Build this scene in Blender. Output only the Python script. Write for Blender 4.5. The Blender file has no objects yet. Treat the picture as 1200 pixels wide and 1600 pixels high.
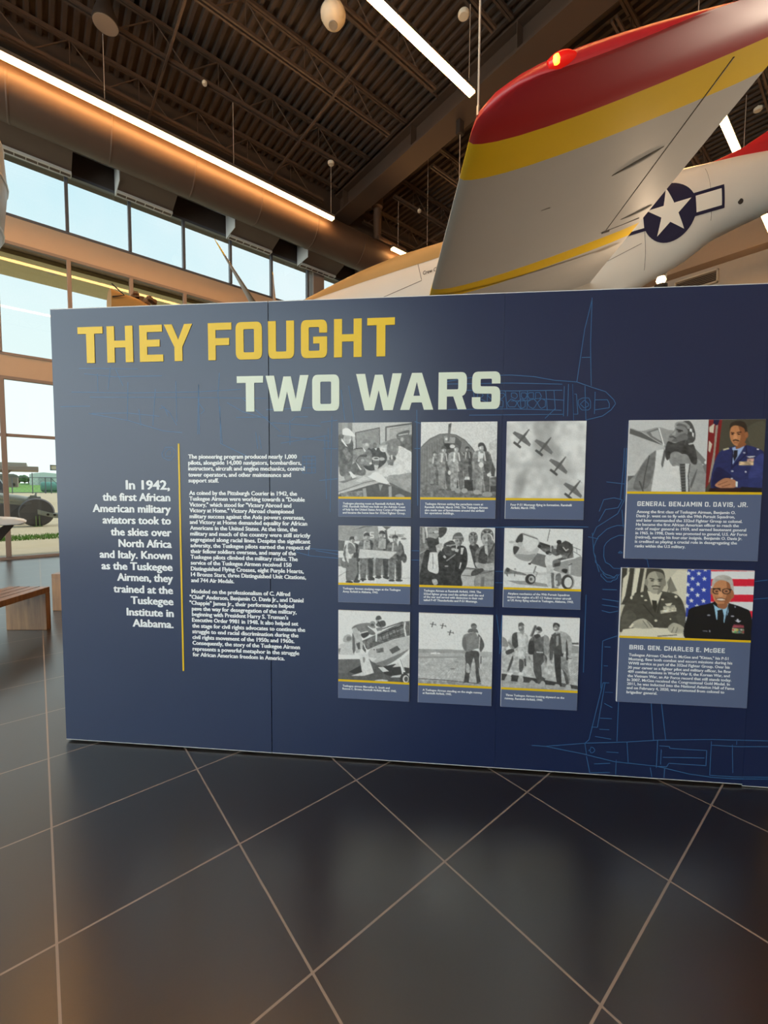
import bpy, math, random
import numpy as np
from mathutils import Vector, Matrix

SC = bpy.context.scene
COL = SC.collection
R = math.radians
random.seed(7)

# ---------------------------------------------------------------- camera
cam = bpy.data.objects.new('camera', bpy.data.cameras.new('camera'))
COL.objects.link(cam)
H = 1.5103
PITCH, ROLL, YAW = -.05686, .00652, -.69521
fwd = Vector((-math.sin(YAW)*math.cos(PITCH), math.cos(YAW)*math.cos(PITCH), math.sin(PITCH)))
rt = Vector((math.cos(YAW), math.sin(YAW), 0)); up = rt.cross(fwd)
rt2 = rt*math.cos(ROLL)+up*math.sin(ROLL); up2 = -rt*math.sin(ROLL)+up*math.cos(ROLL)
m = Matrix((rt2, up2, -fwd)).transposed().to_4x4(); m.translation = (0, 0, H)
cam.matrix_world = m
cam.data.sensor_fit = 'VERTICAL'; cam.data.sensor_height = 36.0
cam.data.lens = 36.0*650.28/1600.0
cam.data.clip_start = .05; cam.data.clip_end = 500
SC.camera = cam

# ---------------------------------------------------------------- view, sky, sun
SC.view_settings.view_transform = 'Standard'
SC.view_settings.look = 'None'
SC.view_settings.gamma = 1.0
SC.view_settings.exposure = 0.13
SC.view_settings.use_curve_mapping = False
SC.cycles.use_denoising = True
SC.cycles.max_bounces = 7
SC.cycles.diffuse_bounces = 4
SC.cycles.glossy_bounces = 4
SC.cycles.transmission_bounces = 4
SC.cycles.transparent_max_bounces = 12
SC.cycles.sample_clamp_indirect = 6.0
SC.cycles.caustics_reflective = False
SC.cycles.caustics_refractive = False

SKY = 4.3
w = bpy.data.worlds.new('sky'); SC.world = w; w.use_nodes = True
nt = w.node_tree; nt.nodes.clear()
def N(nt, t, **kw):
    n = nt.nodes.new(t)
    for k, v in kw.items(): setattr(n, k, v)
    return n
out = N(nt, 'ShaderNodeOutputWorld'); bg = N(nt, 'ShaderNodeBackground')
tc = N(nt, 'ShaderNodeTexCoord'); sep = N(nt, 'ShaderNodeSeparateXYZ')
rmp = N(nt, 'ShaderNodeValToRGB'); nz = N(nt, 'ShaderNodeTexNoise'); mx = N(nt, 'ShaderNodeMix', data_type='RGBA')
cr = N(nt, 'ShaderNodeValToRGB')
nt.links.new(tc.outputs['Generated'], sep.inputs[0]); nt.links.new(sep.outputs['Z'], rmp.inputs[0])
rmp.color_ramp.elements[0].position = 0.0; rmp.color_ramp.elements[0].color = (.80, .90, .88, 1)
rmp.color_ramp.elements[1].position = .9; rmp.color_ramp.elements[1].color = (.26, .50, .74, 1)
e = rmp.color_ramp.elements.new(.30); e.color = (.74, .90, .92, 1)
e = rmp.color_ramp.elements.new(.5); e.color = (.56, .81, .90, 1)
nz.inputs['Scale'].default_value = 2.2; nz.inputs['Detail'].default_value = 5
nt.links.new(tc.outputs['Generated'], nz.inputs['Vector']); nt.links.new(nz.outputs['Fac'], cr.inputs[0])
cr.color_ramp.elements[0].position = .45; cr.color_ramp.elements[1].position = .72
nt.links.new(cr.outputs[0], mx.inputs['Factor']); nt.links.new(rmp.outputs[0], mx.inputs['A']); mx.inputs['B'].default_value = (.88, .93, .95, 1)
nt.links.new(mx.outputs['Result'], bg.inputs[0]); bg.inputs[1].default_value = SKY
nt.links.new(bg.outputs[0], out.inputs[0])

sun = bpy.data.objects.new('sun', bpy.data.lights.new('sun', 'SUN')); COL.objects.link(sun)
sun.data.energy = 9.5; sun.data.angle = R(3); sun.data.color = (1, .95, .86)
sun.rotation_euler = (R(-6), R(38), 0)      # high in the east: it reaches the yard, not the hall

# ---------------------------------------------------------------- materials
def pm(name, col, rough=.5, metal=0, spec=.5, noise=0, nscale=8, bump=0, bscale=40, emit=None, es=0, coat=0):
    m = bpy.data.materials.new(name); m.use_nodes = True
    nt = m.node_tree; b = nt.nodes['Principled BSDF']
    b.inputs['Base Color'].default_value = (*col, 1); b.inputs['Roughness'].default_value = rough
    b.inputs['Metallic'].default_value = metal; b.inputs['Specular IOR Level'].default_value = spec
    b.inputs['Coat Weight'].default_value = coat
    if emit: b.inputs['Emission Color'].default_value = (*emit, 1); b.inputs['Emission Strength'].default_value = es
    if noise:
        tc = N(nt, 'ShaderNodeTexCoord'); nz = N(nt, 'ShaderNodeTexNoise'); nz.inputs['Scale'].default_value = nscale; nz.inputs['Detail'].default_value = 6
        mx = N(nt, 'ShaderNodeMix', data_type='RGBA')
        mx.inputs['A'].default_value = (*[c*(1-noise) for c in col], 1); mx.inputs['B'].default_value = (*[min(1, c*(1+noise)) for c in col], 1)
        nt.links.new(tc.outputs['Object'], nz.inputs['Vector']); nt.links.new(nz.outputs['Fac'], mx.inputs['Factor'])
        nt.links.new(mx.outputs['Result'], b.inputs['Base Color'])
    if bump:
        tc = N(nt, 'ShaderNodeTexCoord'); nz = N(nt, 'ShaderNodeTexNoise'); nz.inputs['Scale'].default_value = bscale
        bp = N(nt, 'ShaderNodeBump'); bp.inputs['Strength'].default_value = bump; bp.inputs['Distance'].default_value = .01
        nt.links.new(tc.outputs['Object'], nz.inputs['Vector']); nt.links.new(nz.outputs['Fac'], bp.inputs['Height']); nt.links.new(bp.outputs['Normal'], b.inputs['Normal'])
    return m

def glassmat(name, trans, fac_scale=1.0):
    """thin pane: clear or film-tinted see-through plus a mirror-like reflection"""
    m = bpy.data.materials.new(name); m.use_nodes = True; nt = m.node_tree; nt.nodes.clear()
    o = N(nt, 'ShaderNodeOutputMaterial'); t = N(nt, 'ShaderNodeBsdfTransparent'); g = N(nt, 'ShaderNodeBsdfGlossy')
    f = N(nt, 'ShaderNodeFresnel'); mix = N(nt, 'ShaderNodeMixShader'); f.inputs['IOR'].default_value = 1.5
    t.inputs[0].default_value = (*trans, 1); g.inputs['Roughness'].default_value = .01; g.inputs[0].default_value = (1, 1, 1, 1)
    nt.links.new(f.outputs[0], mix.inputs[0]); nt.links.new(t.outputs[0], mix.inputs[1]); nt.links.new(g.outputs[0], mix.inputs[2]); nt.links.new(mix.outputs[0], o.inputs[0])
    return m

def woodmat(name, c0, c1):
    m = bpy.data.materials.new(name); m.use_nodes = True; nt = m.node_tree; b = nt.nodes['Principled BSDF']
    tc = N(nt, 'ShaderNodeTexCoord'); mp = N(nt, 'ShaderNodeMapping'); wv = N(nt, 'ShaderNodeTexNoise'); n2 = N(nt, 'ShaderNodeTexNoise'); rp = N(nt, 'ShaderNodeValToRGB'); md = N(nt, 'ShaderNodeMath', operation='ADD'); ml = N(nt, 'ShaderNodeMath', operation='MULTIPLY')
    mp.inputs['Scale'].default_value = (26, 26, 2.2)
    wv.inputs['Scale'].default_value = 1.0; wv.inputs['Detail'].default_value = 8; n2.inputs['Scale'].default_value = 5
    nt.links.new(tc.outputs['Object'], mp.inputs[0]); nt.links.new(mp.outputs[0], wv.inputs['Vector']); nt.links.new(tc.outputs['Object'], n2.inputs['Vector'])
    ml.inputs[1].default_value = .4; nt.links.new(n2.outputs['Fac'], ml.inputs[0]); nt.links.new(wv.outputs['Fac'], md.inputs[0]); nt.links.new(ml.outputs[0], md.inputs[1])
    nt.links.new(md.outputs[0], rp.inputs[0]); rp.color_ramp.elements[0].position = .45; rp.color_ramp.elements[1].position = .9
    rp.color_ramp.elements[0].color = (*c0, 1); rp.color_ramp.elements[1].color = (*c1, 1)
    nt.links.new(rp.outputs[0], b.inputs['Base Color']); b.inputs['Roughness'].default_value = .34; b.inputs['Specular IOR Level'].default_value = .8
    return m

def tilemat():
    m = bpy.data.materials.new('charcoal floor tile'); m.use_nodes = True; nt = m.node_tree; b = nt.nodes['Principled BSDF']
    geo = N(nt, 'ShaderNodeNewGeometry'); sp = N(nt, 'ShaderNodeSeparateXYZ'); nt.links.new(geo.outputs['Position'], sp.inputs[0])
    def M(op, a, bb=None):
        n = N(nt, 'ShaderNodeMath', operation=op)
        for i, v in enumerate((a, bb)):
            if v is None: continue
            if isinstance(v, (int, float)): n.inputs[i].default_value = v
            else: nt.links.new(v, n.inputs[i])
        return n.outputs[0]
    T = .61
    ds = []; cell = []
    for ax, o in (('X', .004), ('Y', 2.289)):
        u = M('DIVIDE', M('SUBTRACT', sp.outputs[ax], o-40*T), T)
        fr = M('FRACT', u); cell.append(M('FLOOR', u))
        ds.append(M('ABSOLUTE', M('SUBTRACT', M('ABSOLUTE', M('SUBTRACT', fr, .5)), .5)))
    d = M('MINIMUM', ds[0], ds[1])
    g = M('LESS_THAN', d, .0038/T)
    nz = N(nt, 'ShaderNodeTexNoise'); nz.inputs['Scale'].default_value = 160; nt.links.new(geo.outputs['Position'], nz.inputs['Vector'])
    n2 = N(nt, 'ShaderNodeTexNoise'); n2.inputs['Scale'].default_value = 3; nt.links.new(geo.outputs['Position'], n2.inputs['Vector'])
    mx = N(nt, 'ShaderNodeMix', data_type='RGBA'); nt.links.new(nz.outputs['Fac'], mx.inputs['Factor'])
    mx.inputs['A'].default_value = (.004, .0038, .0038, 1); mx.inputs['B'].default_value = (.016, .0135, .0125, 1)
    gm = N(nt, 'ShaderNodeMix', data_type='RGBA'); nt.links.new(g, gm.inputs['Factor']); nt.links.new(mx.outputs['Result'], gm.inputs['A']); gm.inputs['B'].default_value = (.27, .225, .19, 1)
    nt.links.new(gm.outputs['Result'], b.inputs['Base Color'])
    b.inputs['IOR'].default_value = 2.55
    rr = M('ADD', M('MULTIPLY', g, .2), M('ADD', .27, M('MULTIPLY', n2.outputs['Fac'], .02))); nt.links.new(rr, b.inputs['Roughness'])
    bp = N(nt, 'ShaderNodeBump'); bp.inputs['Strength'].default_value = .12; bp.inputs['Distance'].default_value = .001
    nt.links.new(M('SUBTRACT', M('MULTIPLY', nz.outputs['Fac'], .3), g), bp.inputs['Height']); nt.links.new(bp.outputs['Normal'], b.inputs['Normal'])
    return m

def attrmat():
    m = bpy.data.materials.new('photographic print'); m.use_nodes = True; nt = m.node_tree; b = nt.nodes['Principled BSDF']
    a = N(nt, 'ShaderNodeAttribute'); a.attribute_name = 'print'; nt.links.new(a.outputs['Color'], b.inputs['Base Color'])
    b.inputs['Roughness'].default_value = .4
    return m

M_ = {}
def mt(k, *a, **kw):
    if k not in M_: M_[k] = pm(k, *a, **kw)
    return M_[k]
TILE = tilemat(); PRINT = attrmat()
FILM = glassmat('film tinted glass', (.232, .236, .232)); FILM2 = glassmat('lightly tinted glass', (.265, .27, .265)); CLEAR = glassmat('clear glass', (.93, .95, .94))
NAVY = mt('navy printed board', (.008, .019, .072), .30, spec=.65, noise=.06, nscale=3)
NAVY2 = mt('slate caption board', (.12, .155, .27), .42)
EDGE = mt('white board edge', (.75, .75, .75), .5)
GOLD = mt('golden yellow print', (.86, .56, .012), .45)
PALE = mt('pale grey green print', (.78, .85, .72), .45)
WHITE = mt('white print', (.90, .92, .95), .5)
BLUEL = mt('faint blue line print', (.040, .135, .31), .42)
DARK = mt('black painted steel', (.030, .022, .018), .6)
DECK = mt('dark brown painted deck', (.060, .043, .034), .65, noise=.25, nscale=3)
JOIST = mt('dark brown painted joist', (.085, .058, .044), .55)
DUCT = mt('dark brown painted duct', (.085, .052, .036), .55, noise=.12, nscale=4)
TAN = mt('tan painted plaster', (.52, .385, .275), .8, noise=.04, nscale=6)
BEIGE = mt('beige wall paint', (.55, .50, .43), .85, noise=.05, nscale=5)
MULL = mt('taupe window frame', (.26, .20, .17), .5)
MULLD = mt('dark bronze window frame', (.10, .105, .12), .4)
ALU = mt('brushed aluminium', (.55, .55, .55), .35, metal=1)
SILVER = mt('silver grey aircraft paint', (.52, .50, .47), .5, spec=.3, noise=.05, nscale=2.2, bump=.06, bscale=5)
FUSE = mt('pale aircraft paint', (.68, .65, .60), .35, noise=.04, nscale=3)
YEL = mt('yellow aircraft paint', (.88, .56, .010), .5, spec=.25, noise=.05, nscale=4)
RED = mt('red aircraft paint', (.46, .016, .020), .36, noise=.06, nscale=4)
TANP = mt('tan anti glare paint', (.36, .24, .10), .5, noise=.08, nscale=4)
INSB = mt('insignia blue', (.012, .012, .045), .45)
INSW = mt('insignia white', (.78, .76, .70), .45)
WOOD = woodmat('reclaimed timber', (.15, .062, .020), (.36, .18, .072))
LAMP = mt('warm strip diffuser', (.9, .8, .7), .5, emit=(1, .49, .16), es=40)
CREAM = mt('cream plastic', (.75, .68, .55), .5)
CABLE = mt('pale steel cable', (.62, .50, .40), .4)

# ---------------------------------------------------------------- mesh helper
INV = {}
class MB:
    def __init__(s): s.v = []; s.f = []; s.mi = []
    def add(s, vs, fs, mi=0):
        o = len(s.v); s.v += [tuple(v) for v in vs]; s.f += [tuple(i+o for i in f) for f in fs]; s.mi += [mi]*len(fs)
        return s
    def box(s, a, b, mi=0):
        (x0,y0,z0),(x1,y1,z1) = a, b
        return s.add([(x0,y0,z0),(x1,y0,z0),(x1,y1,z0),(x0,y1,z0),(x0,y0,z1),(x1,y0,z1),(x1,y1,z1),(x0,y1,z1)],
              [(0,3,2,1),(4,5,6,7),(0,1,5,4),(1,2,6,5),(2,3,7,6),(3,0,4,7)], mi)
    def obox(s, c, ex, ey, ez, mi=0):
        c, ex, ey, ez = map(Vector, (c, ex, ey, ez)); vs = []
        for k in (-1, 1):
            for a, b in ((-1,-1),(1,-1),(1,1),(-1,1)): vs.append(c+ex*a+ey*b+ez*k)
        return s.add(vs, [(0,3,2,1),(4,5,6,7),(0,1,5,4),(1,2,6,5),(2,3,7,6),(3,0,4,7)], mi)
    def tube(s, pts, r, n=8, mi=0, cap=True):
        pts = [Vector(p) for p in pts]; rs = r if isinstance(r, (list, tuple)) else [r]*len(pts); vs = []; fs = []
        for i, p in enumerate(pts):
            d = (pts[min(i+1, len(pts)-1)]-pts[max(i-1, 0)]).normalized()
            a = d.orthogonal().normalized() if i == 0 else (a-d*a.dot(d)).normalized()
            b = d.cross(a)
            for k in range(n):
                t = 2*math.pi*k/n; vs.append(p+(a*math.cos(t)+b*math.sin(t))*rs[i])
        for i in range(len(pts)-1):
            for k in range(n): fs.append((i*n+k, i*n+(k+1)%n, (i+1)*n+(k+1)%n, (i+1)*n+k))
        if cap: fs.append(tuple(range(n-1, -1, -1))); fs.append(tuple((len(pts)-1)*n+k for k in range(n)))
        return s.add(vs, fs, mi)
    def loft(s, rings, mi=0, cap=True, mats=None):
        n = len(rings[0]); vs = [v for r in rings for v in r]; o = len(s.v); s.v += [tuple(v) for v in vs]
        for i in range(len(rings)-1):
            for k in range(n):
                s.f.append((o+i*n+k, o+i*n+(k+1)%n, o+(i+1)*n+(k+1)%n, o+(i+1)*n+k)); s.mi.append(mats(i, k) if mats else mi)
        if cap:
            s.f.append(tuple(o+k for k in range(n-1, -1, -1))); s.mi.append(mats(0, 0) if mats else mi)
            s.f.append(tuple(o+(len(rings)-1)*n+k for k in range(n))); s.mi.append(mats(len(rings)-2, 0) if mats else mi)
        return s
    def prism(s, poly, f, d0, d1, mi=0):
        """poly in 2-D, f(a, b, depth) -> 3-D"""
        n = len(poly); vs = [f(a, b, d0) for a, b in poly]+[f(a, b, d1) for a, b in poly]
        return s.add(vs, [tuple(range(n)), tuple(range(2*n-1, n-1, -1))]+[(i, i+n, (i+1) % n+n, (i+1) % n) for i in range(n)], mi)
    def lathe(s, prof, c=(0,0,0), n=24, mi=0, ax='Z'):
        rings = []
        for r, h in prof:
            ring = []
            for k in range(n):
                t = 2*math.pi*k/n; a, b = r*math.cos(t), r*math.sin(t)
                p = {'Z': (a, b, h), 'X': (h, a, b), 'Y': (b, h, a)}[ax]
                ring.append((c[0]+p[0], c[1]+p[1], c[2]+p[2]))
            rings.append(ring)
        return s.loft(rings, mi)
    def build(s, name, mats, parent=None, local=False, smooth=False, bevel=0, kind=None, **tags):
        me = bpy.data.meshes.new(name); vs = s.v
        if parent is not None and not local:
            im = INV[parent]; vs = [tuple(im @ Vector(v)) for v in vs]
        me.from_pydata(vs, [], s.f)
        if not isinstance(mats, (list, tuple)): mats = [mats]
        for q in mats: me.materials.append(q)
        if len(mats) > 1: me.polygons.foreach_set('material_index', s.mi)
        if smooth:
            me.polygons.foreach_set('use_smooth', [True]*len(me.polygons)); me.set_sharp_from_angle(angle=R(smooth if smooth is not True else 40))
        me.validate(); me.update()
        o = bpy.data.objects.new(name, me); COL.objects.link(o)
        if parent is not None: o.parent = parent; INV[o] = INV[parent] if not local else Matrix()
        if bevel:
            bm = o.modifiers.new('bevel', 'BEVEL'); bm.width = bevel; bm.segments = 2; bm.limit_method = 'ANGLE'
        if kind: o['kind'] = kind
        if tags: tag(o, **tags)
        return o

def tag(o, label=None, category=None, group=None, kind=None):
    for k, v in (('label', label), ('category', category), ('group', group), ('kind', kind)):
        if v: o[k] = v
    return o

def thing(name, loc=(0,0,0), rot=0, mat=None, **tags):
    o = bpy.data.objects.new(name, None); COL.objects.link(o); o.empty_display_size = .1
    M = mat if mat is not None else Matrix.Translation(loc) @ Matrix.Rotation(rot, 4, 'Z')
    o.matrix_world = M; INV[o] = M.inverted()
    return tag(o, **tags)

def copy_thing(src, M, **tags):
    c = src.copy(); COL.objects.link(c); c.matrix_world = M
    for ch in list(src.children):
        d = ch.copy(); COL.objects.link(d); d.parent = c
        for g in list(ch.children):
            q = g.copy(); COL.objects.link(q); q.parent = d
    return tag(c, **tags)
BODY1= [('The pioneering program produced nearly 1,000', 0.784, 1.397, 1.667), ('pilots, alongside 14,000 navigators, bombardiers,', 0.783, 1.422, 1.634), ('instructors, aircraft and engine mechanics, control', 0.782, 1.44, 1.602), ('tower operators, and other maintenance and', 0.782, 1.364, 1.568), ('support staff.', 0.782, 0.956, 1.536)]
BODY2= [('As coined by the Pittsburgh Courier in 1942, the', 0.785, 1.397, 1.467), ('Tuskegee Airmen were working towards a "Double', 0.785, 1.44, 1.435), ('Victory," which stood for "Victory Abroad and', 0.785, 1.365, 1.402), ('Victory at Home." Victory Abroad championed', 0.785, 1.378, 1.37), ('military success against the Axis powers overseas,', 0.785, 1.438, 1.337), ('and Victory at Home demanded equality for African', 0.785, 1.453, 1.305), ('Americans in the United States. At the time, the', 0.786, 1.398, 1.272), ('military and much of the country were still strictly', 0.786, 1.47, 1.24), ('segregated along racial lines. Despite the significant', 0.786, 1.47, 1.207), ('adversity, the Tuskegee pilots earned the respect of', 0.786, 1.469, 1.174), ('their fellow soldiers overseas, and many of the', 0.786, 1.389, 1.141), ('Tuskegee pilots climbed the military ranks. The', 0.786, 1.399, 1.109), ('service of the Tuskegee Airmen received 150', 0.786, 1.364, 1.076), ('Distinguished Flying Crosses, eight Purple Hearts,', 0.786, 1.432, 1.043), ('14 Bronze Stars, three Distinguished Unit Citations,', 0.786, 1.445, 1.01), ('and 744 Air Medals.', 0.786, 1.036, 0.977)]
BODY3= [('Modeled on the professionalism of C. Alfred', 0.787, 1.355, 0.914), ('"Chief" Anderson, Benjamin O. Davis Jr., and Daniel', 0.776, 1.43, 0.881), ('"Chappie" James Jr., their performance helped', 0.774, 1.377, 0.848), ('pave the way for desegregation of the military,', 0.787, 1.391, 0.815), ("beginning with President Harry S. Truman's", 0.787, 1.344, 0.783), ('Executive Order 9981 in 1948. It also helped set', 0.787, 1.4, 0.75), ('the stage for civil rights advocates to continue the', 0.787, 1.439, 0.717), ('struggle to end racial discrimination during the', 0.787, 1.401, 0.684), ('civil rights movement of the 1950s and 1960s.', 0.787, 1.378, 0.651), ('Consequently, the story of the Tuskegee Airmen', 0.787, 1.409, 0.618), ('represents a powerful metaphor in the struggle', 0.787, 1.405, 0.584), ('for African American freedom in America.', 0.787, 1.322, 0.551)]
LEAD= [('In 1942,', 0.412, 0.67, 1.495), ('the first African', 0.269, 0.671, 1.43), ('American military', 0.206, 0.673, 1.365), ('aviators took to', 0.265, 0.672, 1.3), ('the skies over', 0.312, 0.674, 1.233), ('North Africa', 0.358, 0.673, 1.168), ('and Italy. Known', 0.24, 0.674, 1.103), ('as the Tuskegee', 0.249, 0.675, 1.037), ('Airmen, they', 0.343, 0.676, 0.973), ('trained at the', 0.318, 0.675, 0.905), ('Tuskegee', 0.422, 0.676, 0.841), ('Institute in', 0.395, 0.676, 0.773), ('Alabama.', 0.429, 0.674, 0.709)]
CAPS=[
[('Tuskegee planning room at Ramitelli Airfield, March', 1.652, 1.976, 1.423), ('1945. Ramitelli Airfield was built on the Adriatic Coast', 1.652, 1.985, 1.407), ('of Italy by the United States Army Corps of Engineers', 1.651, 1.987, 1.391), ('and became the home base for 332nd Fighter Group.', 1.651, 1.986, 1.374)] ,
[('Tuskegee Airmen exiting the parachute room at', 2.089, 2.388, 1.425), ('Ramitelli Airfield, March 1945. The Tuskegee Airmen', 2.088, 2.412, 1.408), ('also made use of farmhouses around the airfield', 2.088, 2.394, 1.392), ('for operations buildings.', 2.088, 2.24, 1.377)] ,
[('Four P-51 Mustangs flying in formation. Ramitelli', 2.527, 2.83, 1.425), ('Airfield, March 1945.', 2.528, 2.652, 1.409)] ,
[('Tuskegee Airmen studying maps at the Tuskegee', 1.652, 1.964, 0.964), ('Army Airfield in Alabama, 1942.', 1.652, 1.844, 0.947)] ,
[('Tuskegee Airmen at Ramitelli Airfield, 1944. The', 2.088, 2.386, 0.965), ('332nd fighter group used the airfield until the end', 2.087, 2.4, 0.947), ('of the war and served with distinction in their red-', 2.087, 2.398, 0.931), ('tailed P-47 Thunderbolts and P-51 Mustangs.', 2.087, 2.369, 0.914)] ,
[('Airplane mechanics of the 99th Pursuit Squadron', 2.524, 2.834, 0.962), ('inspect the engine of a BT-13 Valiant trainer aircraft', 2.522, 2.843, 0.944), ('at US Army flying school in Tuskegee, Alabama, 1942.', 2.523, 2.855, 0.927)] ,
[('Tuskegee airmen Marcellus G. Smith and', 1.652, 1.91, 0.424), ('Roscoe C. Brown, Ramitelli Airfield, March 1945.', 1.651, 1.947, 0.408)] ,
[('A Tuskegee Airman standing on the single runway', 2.088, 2.403, 0.424), ('at Ramitelli Airfield, 1945.', 2.088, 2.242, 0.407)] ,
[('Three Tuskegee Airmen looking skyward on the', 2.525, 2.824, 0.419), ('runway, Ramitelli Airfield, 1945.', 2.521, 2.716, 0.401)] ,
]
BIGA= [('GENERAL BENJAMIN O. DAVIS, JR.', 3.147, 3.661, 1.43), ('Among the first class of Tuskegee Airmen, Benjamin O.', 3.146, 3.607, 1.395), ('Davis Jr. went on to fly with the 99th Pursuit Squadron,', 3.145, 3.605, 1.374), ('and later commanded the 332nd Fighter Group as colonel.', 3.145, 3.64, 1.352), ('He became the first African American officer to reach the', 3.145, 3.625, 1.331), ('rank of major general in 1959, and earned lieutenant general', 3.144, 3.659, 1.31), ('in 1965. In 1998, Davis was promoted to general, U.S. Air Force', 3.144, 3.665, 1.288), ('(retired), earning his four-star insignia. Benjamin O. Davis Jr.', 3.144, 3.643, 1.267), ('is credited as playing a crucial role in desegregating the', 3.143, 3.621, 1.245), ('ranks within the U.S military.', 3.144, 3.382, 1.222)]
BIGB= [('BRIG. GEN. CHARLES E. McGEE', 3.137, 3.593, 0.697), ('Tuskegee Airman Charles E. McGee and "Kitten," his P-51', 3.136, 3.611, 0.662), ('Mustang, flew both combat and escort missions during his', 3.136, 3.63, 0.64), ('WWII service as part of the 332nd Fighter Group. Over his', 3.135, 3.619, 0.618), ('30 year career as a fighter pilot and military officer, he flew', 3.134, 3.626, 0.596), ('409 combat missions in World War II, the Korean War, and', 3.134, 3.621, 0.574), ('the Vietnam War, an Air Force record that still stands today.', 3.134, 3.63, 0.552), ('In 2007, McGee received the Congressional Gold Medal. In', 3.133, 3.624, 0.531), ('2011, he was inducted into the National Aviation Hall of Fame', 3.133, 3.646, 0.51), ('and on February 4, 2020, was promoted from colonel to', 3.132, 3.6, 0.489), ('brigadier general.', 3.132, 3.281, 0.466)]
TITLE1= [('T', 0.151, 0.3), ('H', 0.324, 0.477), ('E', 0.516, 0.652), ('Y', 0.659, 0.821), ('F', 0.91, 1.042), ('O', 1.065, 1.211), ('U', 1.245, 1.387), ('G', 1.424, 1.565), ('H', 1.602, 1.749), ('T', 1.778, 1.922)]
TITLE2= [('T', 1.068, 1.215), ('W', 1.229, 1.465), ('O', 1.484, 1.63), ('W', 1.72, 1.96), ('A', 1.953, 2.125), ('R', 2.151, 2.295), ('S', 2.322, 2.464)]
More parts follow.
